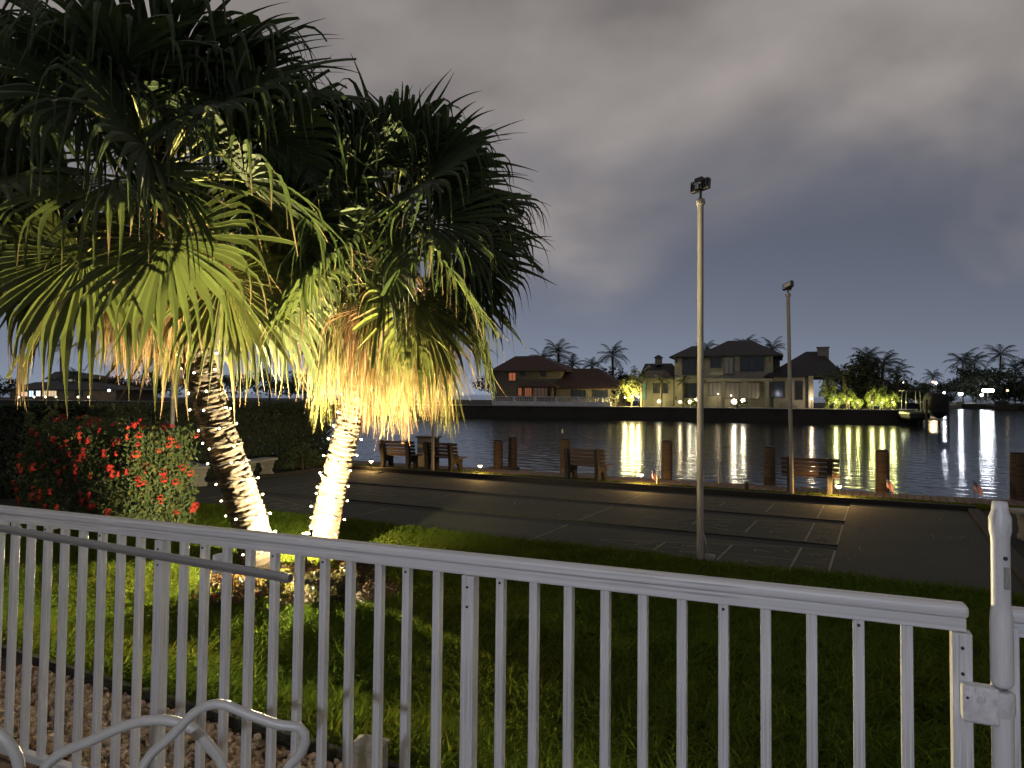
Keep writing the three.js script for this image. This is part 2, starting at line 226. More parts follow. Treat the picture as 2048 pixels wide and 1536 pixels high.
// ---------------------------------------------------------------- things along the shore
const warm = 0xffd9a0;
{ // pilings
  const prof = [[0, -3.2], [0.14, -3.2], [0.142, -1], [0.138, 0.4], [0.135, 0.93], [0.12, 0.955], [0, 0.96]];
  const spots = [[977, 942, -0.12, 'beside the finger pier'], [1020, 936, -0.08, 'at the outer end of the finger pier'], [1132, 946, 0, 'behind the slatted park bench standing alone'], [1310, 968, 0.05, 'with a small striped flag leaning against its foot'], [1537, 973, -0.02, 'between the swim ladder and the bench lit by a path light'], [1765, 986, 0.0, 'just past the bench lit by a path light'], [2037, 1003, 0.05, 'closest to the concrete bench by the gate']];
  spots.forEach(([px, py, dy, where], i) => {
    const p = onLevel(px, py), z = i === 1 ? -19.3 : -18.36; p.multiplyScalar(1).setZ(z); p.x = onLevel(px, py).x + (i === 1 ? -0.15 : 0);
    const t = thing('mooring_piling', 'brown timber mooring piling ' + where, 'piling', [p.x, dy, z], 0, 'timber pilings along the sea wall'); const a = mesh('post', lathe(prof, 20), M.piling, t); a.rotation.y = i; mesh('cap', lathe([[0, 0.966], [0.124, 0.966], [0.118, 0.98], [0, 0.99]], 20), M.dark, t);
  });
  const pierX = onLevel(998, 940).x - 0.35, t = thing('finger_pier', 'short dark finger pier jutting out between two pilings', 'pier', [pierX, 0, DECK_Z1 - 0.02]);
  for (let i = 0; i < 8; i++) mesh('plank', rbox(0.7, 0.04, 0.138, 0.005, 0, -0.03, -0.08 - i * 0.148), M.piling, t); mesh('side_beam', box(0.06, 0.2, 1.2, 0.36, -0.12, -0.6), M.piling, t); mesh('side_beam', box(0.06, 0.2, 1.2, -0.36, -0.12, -0.6), M.piling, t);
  for (const [px, py, h] of [[1303, 890, 0.42], [1752, 912, 0.5], [1126, 888, 0.3]]) { const b = atDepth(px, py, 0).clone(), q = onLevel(px, py, 0.9); q.multiplyScalar(1); const k = (-18.36 - 0) / ray(px, py).z, at = ray(px, py).multiplyScalar(k).add(camera.position); const s = thing('rod_holder', px < 1200 ? 'thin pole with a pale tip on the piling behind the lone bench' : px < 1500 ? 'thin dark wire rod on the piling with the striped flag' : 'thin dark wire rod on the piling past the lit bench', 'rod', [at.x, 0.955, -18.36]); mesh('rod', polyTube([V(0.02, 0, 0), V(-0.03, h, 0)], 0.007, 6), M.dark, s); if (px < 1200) mesh('tip', lathe([[0, 0], [0.028, 0.03], [0.02, 0.12], [0, 0.15]], 10).translate(-0.02, h - 0.16, 0), M.whiteTube, s); }
}
function bench(x, z, turn, label) {
  const t = thing('park_bench', label, 'bench', [x, 0.015, z], turn, 'slatted park benches facing the water');
  const prof = [[0.32, 0], [0.2, 0], [0.15, 0.16], [0.06, 0.235], [-0.06, 0.235], [-0.14, 0.16], [-0.19, 0], [-0.31, 0], [-0.27, 0.2], [-0.3, 0.37], [0.14, 0.37], [0.19, 0.6], [0.225, 0.78], [0.26, 0.82], [0.31, 0.825], [0.345, 0.79], [0.345, 0.72], [0.3, 0.45], [0.275, 0.2]];
  for (const s of [-1, 1]) mesh('end_frame', extrude(prof, 0.085, 0.008).rotateY(-Math.PI / 2).translate(s * 0.41 + 0.042, 0, 0), M.benchFrame, t);
  for (let i = 0; i < 4; i++) { const y = 0.475 + i * 0.1; const m = mesh('back_slat', rbox(1.2, 0.078, 0.034, 0.006), M.benchWood, t); m.position.set(0, y, 0.124 + (y - 0.4) * 0.222); m.rotation.x = 0.2; }
  for (let i = 0; i < 4; i++) mesh('seat_slat', rbox(1.2, 0.034, 0.098, 0.006, 0, 0.39, -0.28 + i * 0.115), M.benchWood, t);
  return t;
}
bench(-12.56, -16.98, 0.12, 'park bench half hidden by straw fronds, with a path light at its left leg');
bench(-11.05, -17.02, -0.04, 'park bench with a thin light pole right behind its back');
bench(-6.72, -17.0, -0.03, 'dark red-brown park bench standing alone against the water');
bench(-1.42, -17.2, -0.02, 'warm-lit brown park bench with a glowing path light at its right leg');
function pathLight(px, py, label, cd) {
  const p = onLevel(px, py, 0.02), t = thing('path_light', label, 'path light', [p.x, 0.01, p.z], 0, 'glowing path lights on the grass verge');
  mesh('stake', lathe([[0.004, -0.08], [0.01, 0], [0.01, 0.2], [0.016, 0.21]], 8), M.dark, t);
  mesh('lamp_lens', lathe([[0.016, 0.212], [0.04, 0.225], [0.062, 0.262], [0.058, 0.275], [0, 0.276]], 16), glowing(1, 0.8, 0.5, 7), t);
  mesh('cap', lathe([[0, 0.318], [0.03, 0.312], [0.075, 0.285], [0.074, 0.28], [0, 0.28]], 16), M.dark, t);
  pointLight(t, [0, 0.245, 0], 0xffc877, cd, 2);
}
pathLight(742, 940, 'path light beside the straw-covered bench, farthest along the verge', 3);
pathLight(960, 950, 'path light on the verge in front of two close pilings', 4.5);
pathLight(1282, 970, 'path light beside the small striped flag', 5);
pathLight(1677, 996, 'path light at the right leg of the brown bench', 6);
{ // small flags on sticks
  const cv = document.createElement('canvas'); cv.width = 190; cv.height = 100; const c = cv.getContext('2d'); for (let i = 0; i < 13; i++) { c.fillStyle = i % 2 ? '#e8e4da' : '#a8202c'; c.fillRect(0, i * 100 / 13, 190, 100 / 13 + 1); } c.fillStyle = '#1d2a5c'; c.fillRect(0, 0, 76, 700 / 13); c.fillStyle = '#e8e4da'; for (let j = 0; j < 9; j++) for (let i = 0; i < (j % 2 ? 5 : 6); i++) { c.beginPath(); c.arc(7 + i * 12.6 + (j % 2 ? 6.3 : 0), 5 + j * 5.6, 1.7, 0, 7); c.fill(); }
  const ft = new THREE.CanvasTexture(cv); ft.colorSpace = THREE.SRGBColorSpace; const cloth = new THREE.MeshStandardMaterial({ map: ft, roughness: 0.9, side: THREE.DoubleSide });
  for (const [px, py, label] of [[1306, 973, 'small striped flag leaning beside the path light'], [1775, 993, 'small striped flag at the foot of the piling past the lit bench'], [1950, 1000, 'small dim flag standing near the gate latch']]) {
    const p = onLevel(px, py), t = thing('small_flag', label, 'flag', [p.x, 0.02, p.z], -0.3, 'small flags stuck in the verge'); mesh('stick', polyTube([V(0, -0.05, 0), V(-0.02, 0.42, 0.03)], 0.005, 6), M.piling, t);
    const g = new THREE.PlaneGeometry(0.3, 0.19, 18, 6), a = g.attributes.position; for (let i = 0; i < a.count; i++) { const u = a.getX(i) + 0.15, v = a.getY(i); a.setXYZ(i, u * 0.55 - 0.015, v - u * 0.55, Math.sin(u * 26) * 0.022 * (0.3 + u * 3)); } g.computeVertexNormals(); mesh('cloth', g.translate(0, 0.3, 0.03), cloth, t);
  }
}
{ // swim ladder
  const p = onLevel(1421, 967), t = thing('swim_ladder', 'metal swim ladder with two hooped grab rails at the deck edge', 'ladder', [p.x, 0.02, DECK_Z1 + 0.1]);
  for (const s of [-1, 1]) mesh('grab_rail', tube([V(s * 0.22, -0.02, 0.14), V(s * 0.22, 0.4, 0.12), V(s * 0.22, 0.52, 0.02), V(s * 0.22, 0.42, -0.12), V(s * 0.22, 0, -0.2), V(s * 0.22, -1.3, -0.22)], 0.019, 50, 10), M.alum, t); for (let i = 0; i < 4; i++) mesh('rung', box(0.42, 0.03, 0.06, 0, -0.3 - i * 0.27, -0.21), M.alum, t);
  const q = onLevel(1493, 981), b = thing('dock_post', 'short dark post with two pale knobs on the verge', 'post', [q.x, 0, q.z]); mesh('post', lathe([[0.06, 0], [0.05, 0.02], [0.042, 0.19], [0, 0.2]], 12), M.piling, b); for (const s of [-1, 1]) mesh('knob', new THREE.SphereGeometry(0.026, 12, 8).translate(s * 0.036, 0.205, 0), M.whiteTube, b);
  const w = onLevel(856, 934), k = thing('dock_cabinet', 'pale dock cabinet with a dark lid behind two benches', 'cabinet', [w.x, 0.022, -17.85]); mesh('cabinet_body', rbox(0.55, 0.86, 0.4, 0.02, 0, 0.43, 0), M.stuccoWhite, k); mesh('lid', rbox(0.64, 0.05, 0.48, 0.015, 0, 0.886, 0), M.dark, k); mesh('leg_post', box(0.09, 0.9, 0.09, 0.38, 0.45, 0.1), M.dark, k); mesh('door_panel', rbox(0.4, 0.66, 0.02, 0.008, -0.02, 0.42, 0.207), M.stuccoWhite, k);
}
{ // court light poles
  const pole = (x, z, y0, H, lean, label, head) => {
    const t = thing('light_pole', label, 'light pole', [x, y0, z], 0, 'tall court light poles'); const p = lathe([[0.05, -0.1], [0.05, 0.02], [0.043, 0.04], [0.04, H * 0.5], [0.038, H], [0, H + 0.004]], 18); mesh('shaft', p, M.pole, t); t.rotation.z = lean; mesh('base_plate', [rbox(0.2, 0.02, 0.2, 0.004, 0, 0.03, 0), ...[[-1, -1], [-1, 1], [1, -1], [1, 1]].map(([a, b]) => cyl(0.01, 0.01, 0.03, a * 0.075, 0.05, b * 0.075, 6))], M.pole, t); mesh('access_cover', rbox(0.05, 0.14, 0.012, 0.004, 0, 0.55, 0.041), M.pole, t);
    mesh('joint_band', lathe([[0.0405, H * 0.62], [0.0425, H * 0.62 + 0.005], [0.0425, H * 0.62 + 0.03], [0.0405, H * 0.62 + 0.035]], 18), M.pole, t); mesh('joint_band', lathe([[0.041, H * 0.27], [0.0435, H * 0.27 + 0.005], [0.0435, H * 0.27 + 0.03], [0.041, H * 0.27 + 0.035]], 18), M.pole, t);
    mesh('collar', lathe([[0.037, H - 0.06], [0.055, H - 0.05], [0.06, H - 0.02], [0.05, H + 0.02], [0, H + 0.03]], 16), M.pole, t); mesh('stem', cyl(0.017, 0.017, 0.14, 0, H + 0.08, 0, 10), M.dark, t);
    const h = new THREE.Group(); h.name = 'lamp_head'; h.position.set(0, H + 0.19, 0); h.rotation.set(head[0], head[1], 0); t.add(h);
    const housing = mesh('housing', [rbox(0.27, 0.15, 0.06, 0.012, 0, 0, 0), rbox(0.12, 0.17, 0.05, 0.01, 0, 0.008, 0.045), ...[-4, -3, -2, 2, 3, 4].map(i => box(0.006, 0.13, 0.03, i * 0.028, 0, 0.042))], M.dark, h); mesh('bracket', [box(0.05, 0.08, 0.015, 0, -0.05, 0.08), box(0.09, 0.02, 0.03, 0, -0.01, 0.075)], M.alum, h); mesh('reflector', rbox(0.2, 0.1, 0.008, 0.003, 0, -0.005, -0.034), M.whiteTube, h);
  };
  const a = onLevel(1400, 1133); pole(a.x, a.z, 0, 4.7, 0.0, 'tall pale light pole with a dark floodlight head, footed by a small electrical box', [-0.3, -0.35]);
  const b = onLevel(1584, 992); pole(b.x, b.z, 0, 4.45, 0.018, 'tall thin light pole rising beside the brown bench', [-0.45, 2.5]);
  pole(-11.1, -16.55, 0, 4.5, 0.0, 'thin light pole standing behind the bench back, its head lost in the palm', [-0.4, 0.2]);
  const d = ray(345, 840); pole(d.x * (-9.9 / d.z), -9.9, 0, 4.5, 0.0, 'thin pale light pole rising behind the red-flowered hedge', [-0.4, 0.2]);
  const e = onLevel(1420, 1134), x = thing('electrical_box', 'small grey outdoor socket box beside the foot of the tall pole', 'electrical box', [e.x, 0, e.z]); mesh('box_body', rbox(0.13, 0.15, 0.08, 0.012, 0, 0.085, 0), M.concrete, x); mesh('cover', rbox(0.1, 0.1, 0.03, 0.01, 0, 0.09, 0.05), M.concrete, x); mesh('conduit', tube([V(-0.03, 0.15, 0), V(-0.05, 0.3, 0), V(-0.1, 0.45, -0.03)], 0.008, 12, 6), M.alum, x);
}
// concrete benches
function concreteBench(a, b, label) {
  const c = a.clone().add(b).multiplyScalar(0.5), turn = Math.atan2(-(b.z - a.z), b.x - a.x), half = a.distanceTo(b) / 2, t = thing('concrete_bench', label, 'concrete bench', [c.x, 0.015, c.z], turn, 'concrete garden benches round the court');
  const prof = [[-0.17, 0], [0.17, 0], [0.17, 0.06], [0.12, 0.1], [0.1, 0.17], [0.15, 0.24], [0.15, 0.3], [0.18, 0.34], [0.18, 0.385], [-0.18, 0.385], [-0.18, 0.34], [-0.15, 0.3], [-0.15, 0.24], [-0.1, 0.17], [-0.12, 0.1], [-0.17, 0.06]];
  for (const s of [-1, 1]) mesh('leg', extrude(prof, 0.1, 0.012).rotateY(Math.PI / 2).translate(s * half - 0.05, 0, 0), M.concrete, t); mesh('seat_slab', rbox(half * 2 + 0.36, 0.07, 0.42, 0.02, 0, 0.432, 0), M.concrete, t);
}
concreteBench(onLevel(357, 957), onLevel(397, 973), 'pale concrete bench under the dark hedge, closer to the red-flowered shrub');
concreteBench(onLevel(496, 959), onLevel(534, 952), 'pale concrete bench under the dark hedge, closer to the leafy bush');
concreteBench(onLevel(2046, 1083).add(V(0.05, 0, 0)), onLevel(2046, 1083).add(V(0.95, 0, -0.25)), 'concrete bench standing beyond the gate latch');
{ // clipped hedge at the end of the court, and the bush at its shore end
  const r = rng(31), t = thing('clipped_hedge', 'long dark clipped hedge along the end of the court', 'hedge', [-15.9, 0, -11]);
  mesh('foliage', leaves(30000, () => { const q = r() < 0.7, z = (r() - 0.5) * 12.5, y = q ? r() * 1.92 : 1.92 - r() * 0.3, x = q ? 0.5 - r() * r() * 0.7 : (r() - 0.5) * 1.1, w = 0.12 * (vnoise(z * 1.4 + 30, y * 2, 99, 3) - 0.5); return { p: V(x + w, y * (0.985 + 0.03 * r()), z), n: V(q ? 1 : 0.2, q ? 0.3 : 1, r() - 0.5), s: 0.12 + 0.06 * r(), c: tint([0.026, 0.04, 0.015], r) }; }, r, 0.5), LEAF, t);
  const st = []; for (let i = 0; i < 60; i++) { const z = (i / 59 - 0.5) * 12, a = (r() - 0.5) * 0.5; st.push(...polyTube([V(0, 0, z), V(a * 0.6, 0.9, z + a * 0.4), V(a, 1.75, z + a)], 0.014, 5)); } mesh('stem', st, M.trunkFar, t);
  const b = onLevel(600, 940), u = thing('leafy_bush', 'low leafy bush at the shore end of the dark hedge', 'bush', [b.x, 0, b.z]); const r2 = rng(32);
  mesh('foliage', clumpCrown(r2, 1500, V(0, 0.35, 0), V(0.75, 0.42, 0.6), 0.1, [0.06, 0.085, 0.03], 14, 0.4), LEAF, u); mesh('stem', [cyl(0.02, 0.012, 0.5, 0.1, 0.22, 0, 6), cyl(0.02, 0.012, 0.5, -0.15, 0.22, 0.1, 6)], M.trunkFar, u);
}

// ---------------------------------------------------------------- the far bank: houses, gardens, boats
const BANK = 0.675, W0 = onLevel(1029, 811.4, BANK), W1 = onLevel(1836, 820.6, BANK), FX = W1.clone().sub(W0).normalize(), FZ = V(-FX.z, 0, FX.x), FTURN = Math.atan2(-FX.z, FX.x);
const local = (px, py, s) => { const d = ray(px, py), k = (V().subVectors(W0, camera.position).dot(FZ) - s) / d.dot(FZ), p = d.multiplyScalar(k).add(camera.position), q = p.clone().sub(W0); return [q.dot(FX), p.y - BANK]; };
const bankAt = (x, y, z) => W0.clone().addScaledVector(FX, x).addScaledVector(FZ, z).setY(BANK + y);
const bankThing = (name, label, cat, px, s, group) => { const x = local(px, 800, s)[0], t = thing(name, label, cat, bankAt(x, 0, -s), FTURN, group); t.userData0 = 0; delete t.userData0; return { t, X: (p, q = s) => local(p, 800, q)[0] - x, Y: (p, y, q = s) => local(p, y, q)[1], s }; };
{
  const x1 = local(1846, 820, 0)[0], bank = new THREE.Group(); bank.name = 'far_bank'; bank.position.copy(W0).setY(BANK); bank.rotation.y = FTURN; tag(bank, null, null, null, 'structure'); scene.add(bank);
  mesh('ground', planarUV(box(x1 + 190, 3.6, 120, (x1 - 190) / 2, -1.86, -60.4), 0.3), M.lawn, bank); mesh('sea_wall', planarUV(box(x1 + 190, 3.5, 0.35, (x1 - 190) / 2, -1.75 - 0.06, -0.18), 0.3, 'x', 'y'), M.wall, bank); mesh('wall_cap', rbox(x1 + 190, 0.14, 0.6, 0.03, (x1 - 190) / 2, -0.01, -0.2), M.concrete, bank); mesh('terrace', planarUV(box(55, 0.05, 9, 24, -0.03, -5), 0.3), M.concrete, bank);
}
// hip roof over x0..x1, z0 (front) .. z1 (back), with eaves of some thickness
function hip(x0, x1, z0, z1, ye, yr, r0, r1) {
  const zm = (z0 + z1) / 2, A = [x0, ye, z0], B = [x1, ye, z0], C = [x1, ye, z1], D = [x0, ye, z1], R = [r0, yr, zm], S = [r1, yr, zm], lo = p => [p[0], p[1] - 0.18, p[2]], pos = [], quad = (a, b, c, d) => pos.push(...a, ...b, ...c, ...a, ...c, ...d), tri = (a, b, c) => pos.push(...a, ...b, ...c);
  quad(A, B, S, R); tri(B, C, S); quad(C, D, R, S); tri(D, A, R); quad(lo(A), lo(B), B, A); quad(lo(B), lo(C), C, B); quad(lo(C), lo(D), D, C); quad(lo(D), lo(A), A, D); quad(lo(D), lo(C), lo(B), lo(A)); return planarUV(buffer(pos, null, null), 0.5, 'x', 'y');
}
function roof(h, mat, e0, e1, r0, r1, yEave, yRidge, depth, q = h.s) { const s = q - 0.6, m = mesh('roof', hip(h.X(e0, s), h.X(e1, s), h.s - s, h.s - s - depth, h.Y((e0 + e1) / 2, yEave, s), h.Y((r0 + r1) / 2, yRidge, s + depth / 2), h.X(r0, s + depth / 2), h.X(r1, s + depth / 2)), mat, h.t); return m; }
function wallBlock(h, mat, p0, p1, yTop, depth, q = h.s) { const x0 = h.X(p0, q), x1 = h.X(p1, q), y = h.Y((p0 + p1) / 2, yTop, q); return mesh('wall', planarUV(box(x1 - x0, y + 0.4, depth, (x0 + x1) / 2, (y - 0.4) / 2, h.s - q - depth / 2), 0.4, 'x', 'y'), mat, h.t); }
const litPane = (r, g, b, k) => { const m = glowing(r, g, b, k); m.color.setRGB(0.1, 0.1, 0.1); m.roughness = 0.1; return m; };
function win(h, p0, p1, y0, y1, pane = M.glass, bars = 1, q = h.s, name = 'window') {
  const x0 = h.X(p0, q), x1 = h.X(p1, q), a = Math.max(0.02, h.Y((p0 + p1) / 2, y1, q)), b = h.Y((p0 + p1) / 2, y0, q), z = h.s - q, w = x1 - x0, f = 0.07, g = [box(w, f, 0.12, (x0 + x1) / 2, b - f / 2, z + 0.05), box(w, f, 0.12, (x0 + x1) / 2, a + f / 2, z + 0.05), box(f, b - a - 2 * f, 0.12, x0 + f / 2, (a + b) / 2, z + 0.05), box(f, b - a - 2 * f, 0.12, x1 - f / 2, (a + b) / 2, z + 0.05)];
  for (let i = 1; i <= bars; i++) g.push(box(0.05, b - a - 2 * f, 0.1, lerp(x0, x1, i / (bars + 1)), (a + b) / 2, z + 0.05)); const m = mesh(name, g, M.frame, h.t); mesh(pane.emissiveIntensity > 0 && pane !== M.glass ? 'lit_window_pane' : 'pane', box(w - 2 * f, b - a - 2 * f, 0.03, (x0 + x1) / 2, (a + b) / 2, z + 0.025), pane, m); return m;
}
{ // tiled house with a balustrade
  const h = bankThing('tiled_house', 'two-storey house with reddish tiled hip roofs behind a white balustrade', 'house', 1100, 9);
  wallBlock(h, M.stucco, 985, 1122, 741, 11); roof(h, M.tileRoof, 978, 1134, 1030, 1080, 741, 712, 12.5); wallBlock(h, M.stucco, 1112, 1232, 776, 9, 7); roof(h, M.tileRoof, 1100, 1240, 1143, 1197, 776, 737, 11, 7); roof(h, M.tileRoof, 1038, 1112, 1060, 1092, 773, 763, 3.4, 5.4);
  for (const p of [1046, 1066, 1104]) mesh('porch_column', box(0.3, h.Y(p, 773, 5.6) - 0.15, 0.3, h.X(p, 5.6), h.Y(p, 773, 5.6) / 2, h.s - 5.6), M.stucco, h.t);
  const red = litPane(1, 0.28, 0.1, 0.3), dim = litPane(1, 0.55, 0.3, 0.05); win(h, 1017, 1032, 745, 762, red, 1); win(h, 1043, 1050, 742, 752); const ar = win(h, 1084, 1092, 743, 753); win(h, 1036, 1044, 775, 792, red, 1); win(h, 1049, 1064, 775, 793, litPane(1, 0.28, 0.1, 0.2), 2); win(h, 1068, 1096, 775, 795, dim, 3); win(h, 1145, 1172, 780, 797, M.glass, 2, 7); win(h, 1186, 1216, 780, 797, M.glass, 2, 7);
  const b = bankThing('balustrade', 'white stone balustrade along the far sea wall before the tiled house', 'balustrade', 1120, 1.2), x0 = b.X(985), x1 = b.X(1222), bw = 0.95; mesh('base_wall', planarUV(box(x1 - x0, 0.62, 0.3, (x0 + x1) / 2, 0.31, 0), 0.5, 'x', 'y'), M.white, b.t); mesh('handrail', rbox(x1 - x0, 0.12, 0.32, 0.03, (x0 + x1) / 2, 1.28, 0), M.white, b.t);
  const bal = lathe([[0.07, 0.62], [0.07, 0.68], [0.04, 0.72], [0.085, 0.86], [0.045, 1.08], [0.07, 1.16], [0.07, 1.22]], 8), n = Math.floor((x1 - x0) / 0.27); for (let i = 0; i < n; i++) { const x = x0 + 0.2 + i * 0.27; if (i % 12 === 0) mesh('pier', box(0.34, 0.6, 0.3, x, 0.92, 0), M.white, b.t); else { const m = mesh('baluster', bal, M.white, b.t); m.position.x = x; } }
}
{ // small wing with a cupola
  const h = bankThing('garden_pavilion', 'small cream pavilion with a dark roof, little cupola and teal door', 'pavilion', 1316, 10);
  wallBlock(h, M.stuccoWhite, 1282, 1347, 757, 9); roof(h, M.slateRoof, 1276, 1352, 1290, 1344, 757, 727, 11); win(h, 1306, 1336, 766, 787, M.glass, 2); const teal = std(0.02, 0.16, 0.17, 0.5); win(h, 1283, 1293, 766, 799, teal, 0, 10, 'door');
  const x = h.X(1317, 14), y = h.Y(1317, 728, 14), c = mesh('cupola', box(0.95, 1.1, 0.95, x, y + 0.4, -4), M.stuccoWhite, h.t); mesh('cupola_roof', new THREE.ConeGeometry(1.0, 0.5, 4).rotateY(Math.PI / 4).translate(x, y + 1.2, -4), M.slateRoof, c); const xv = h.X(1297, 11), v = mesh('roof_vent', new THREE.SphereGeometry(0.35, 14, 10).translate(xv, h.Y(1297, 735, 11), -1.2), M.stuccoWhite, h.t);
  roof(h, std(0.12, 0.1, 0.08, 0.9), 1279, 1346, 1296, 1330, 757, 741, 5, 8.5);
}
{ // the large modern house
  const h = bankThing('white_house', 'large two-storey cream house with dark hip roofs and wide windows', 'house', 1450, 9), wm = M.stuccoWhite;
  wallBlock(h, wm, 1349, 1398, 712, 10); roof(h, M.slateRoof, 1338, 1412, 1384, 1400, 713, 692, 12); wallBlock(h, wm, 1394, 1546, 710, 12, 8.4); roof(h, M.slateRoof, 1392, 1566, 1456, 1502, 710, 681, 14, 8.4); wallBlock(h, wm, 1538, 1560, 714, 6, 15); wallBlock(h, wm, 1547, 1624, 753, 9, 8); roof(h, M.slateRoof, 1528, 1692, 1612, 1642, 752, 703, 15, 8);
  const cx = h.X(1646, 14), cy = h.Y(1646, 710, 14), ch = mesh('chimney', box(1.5, 2.4, 1.1, cx, cy - 0.2, -5), wm, h.t); mesh('chimney_cap', box(1.7, 0.14, 1.3, cx, cy + 1.07, -5), wm, ch);
  const room = litPane(1, 0.8, 0.5, 0.055), room2 = litPane(1, 0.82, 0.55, 0.035), q = 8.4; win(h, 1364, 1392, 717, 750, M.glass, 1); win(h, 1367, 1392, 766, 796, M.glass, 1); win(h, 1420, 1442, 714, 736, M.glass, 0, q); win(h, 1447, 1467, 714, 749, litPane(1, 0.85, 0.6, 0.02), 1, q, 'balcony_door'); win(h, 1480, 1528, 709, 742, M.glass, 2, q);
  win(h, 1417, 1443, 765, 792, room, 2, q); win(h, 1451, 1488, 765, 798, room2, 3, q); win(h, 1494, 1520, 765, 798, room, 2, q); win(h, 1540, 1570, 763, 796, M.glass, 2, 8); win(h, 1590, 1606, 763, 800, M.glass, 0, 8, 'door');
  for (const p of [1446, 1491, 1534]) mesh('column', box(0.55, h.Y(p, 762, 6.8), 0.5, h.X(p, 6.8), h.Y(p, 762, 6.8) / 2, h.s - 6.8), wm, h.t); mesh('terrace_beam', box(h.X(1546, 6.8) - h.X(1412, 6.8), 0.4, 1.6, (h.X(1546, 6.8) + h.X(1412, 6.8)) / 2, h.Y(1480, 760, 6.8), h.s - 7.4), wm, h.t);
  mesh('corner_column', box(0.6, h.Y(1622, 752, 7), 0.5, h.X(1622, 7), h.Y(1622, 752, 7) / 2, h.s - 7), wm, h.t); for (const p of [1352, 1407, 1540]) mesh('eave_bracket', box(0.14, 0.9, 0.5, h.X(p, 8), h.Y(p, 719, 8), h.s - 7.95), M.frame, h.t); for (const [p, y] of [[1352, 800], [1410, 768]]) mesh('wall_sconce', box(0.2, 0.5, 0.2, h.X(p, 8), h.Y(p, y - 4, 8), h.s - 8.1), M.frame, h.t);
}
{ // long low house at the left with a row of dock lights
  const h = bankThing('low_house', 'long low waterside house with lit windows under a dark roof', 'house', 130, 12); wallBlock(h, M.stucco, 20, 232, 780, 10); roof(h, M.slateRoof, 12, 242, 70, 180, 779, 764, 13); const pink = litPane(1, 0.66, 0.5, 0.9), blue = litPane(0.6, 0.78, 1, 1.6); win(h, 36, 56, 783, 793, pink, 2); win(h, 58, 68, 781, 794, blue, 1); win(h, 72, 82, 781, 793, litPane(1, 0.95, 0.85, 1.6), 1); win(h, 86, 114, 781, 793, litPane(1, 0.75, 0.42, 0.8), 4); win(h, 150, 166, 781, 794, M.glass, 2);
  const g = bankThing('gabled_house', 'grey two-storey house with floodlit gables above the low roof', 'house', 120, 30); wallBlock(g, M.stuccoWhite, 95, 165, 757, 10); roof(g, M.slateRoof, 88, 172, 110, 150, 757, 743, 12); win(g, 105, 118, 755, 762); win(g, 135, 150, 755, 763, litPane(1, 0.9, 0.7, 0.25), 1);
}
function bankLight(px, py, s, label, cd, color = [1, 0.85, 0.5], size = 0.12, k = 10, group = 'garden lights on the far bank', hood = false) {
  const [x, y] = local(px, py, s), t = thing('garden_light', label, 'garden light', bankAt(x, Math.max(0, Math.min(y, 30)), -s), FTURN, group); mesh('lamp_bulb', new THREE.SphereGeometry(size, 10, 8), glowing(...color, k), t); const drop = Math.max(0.2, Math.min(y, 30)); mesh('stem', cyl(0.03, 0.03, drop, 0, -size * 0.9 - drop / 2, 0, 6), M.dark, t); if (hood) mesh('hood', new THREE.SphereGeometry(size * 2.4, 14, 8, 0, Math.PI * 2, 0, Math.PI * 0.5).rotateX(-Math.PI / 2).translate(0, 0, -size * 0.2), M.dark, t); if (cd) pointLight(t, [0, 0, 0], lin(...color).getHex(), cd, size * 30);
}
for (const px of [37, 68, 91, 112, 134, 156, 177]) bankLight(px, 794, 0.6, 'small bulb in a row of dock lights before the low lit house', 9, [1, 0.85, 0.6], 0.16, 9, 'row of dock lights before the low house');
bankLight(46, 754, 26, 'bright white light among the trees above the low house', 12, [0.85, 0.95, 1], 0.3, 8); bankLight(218, 781, 6, 'white light past the right end of the low house', 10, [0.9, 0.97, 1], 0.25, 6);
bankLight(1250, 795, 3.2, 'garden light at the balustrade side of the glowing tree', 90, [1, 0.82, 0.32], 0.12); bankLight(1264, 793, 3.6, 'garden light at the foot of the glowing tree', 120, [1, 0.82, 0.32], 0.12); bankLight(1277, 794, 3.3, 'garden light at the pavilion side of the glowing tree', 90, [1, 0.82, 0.32], 0.12); bankLight(1318, 803, 1.6, 'garden light before the cream pavilion', 20, [1, 0.88, 0.5], 0.13, 10, 'garden lights on the far bank', true); bankLight(1360, 804, 1.6, 'garden light left of the glowing planter', 16, [1, 0.85, 0.5], 0.12, 10, 'garden lights on the far bank', true); bankLight(1380, 803, 1.8, 'brightest garden light at the glowing planter', 50, [1, 0.88, 0.6], 0.12, 10, 'garden lights on the far bank', true); bankLight(1392, 800, 2.4, 'garden light behind the tall pole, beside the planter', 30, [1, 0.88, 0.6], 0.12, 10, 'garden lights on the far bank', true);
bankLight(1468, 803, 1.8, 'garden light on the terrace before the lit doors', 55, [1, 0.88, 0.62], 0.16, 10, 'garden lights on the far bank', true); bankLight(1486, 801, 2.4, 'second garden light on the terrace before the lit doors', 40, [1, 0.88, 0.62], 0.12, 10, 'garden lights on the far bank', true); bankLight(1623, 797, 5.8, 'light at the foot of the corner column', 14, [1, 0.75, 0.5]); bankLight(1436, 788, 7.4, 'small light glowing by the terrace doors', 3, [1, 0.8, 0.5], 0.1, 5); bankLight(1462, 791, 7.4, 'small table light by the terrace column', 3, [1, 0.8, 0.5], 0.1, 5);
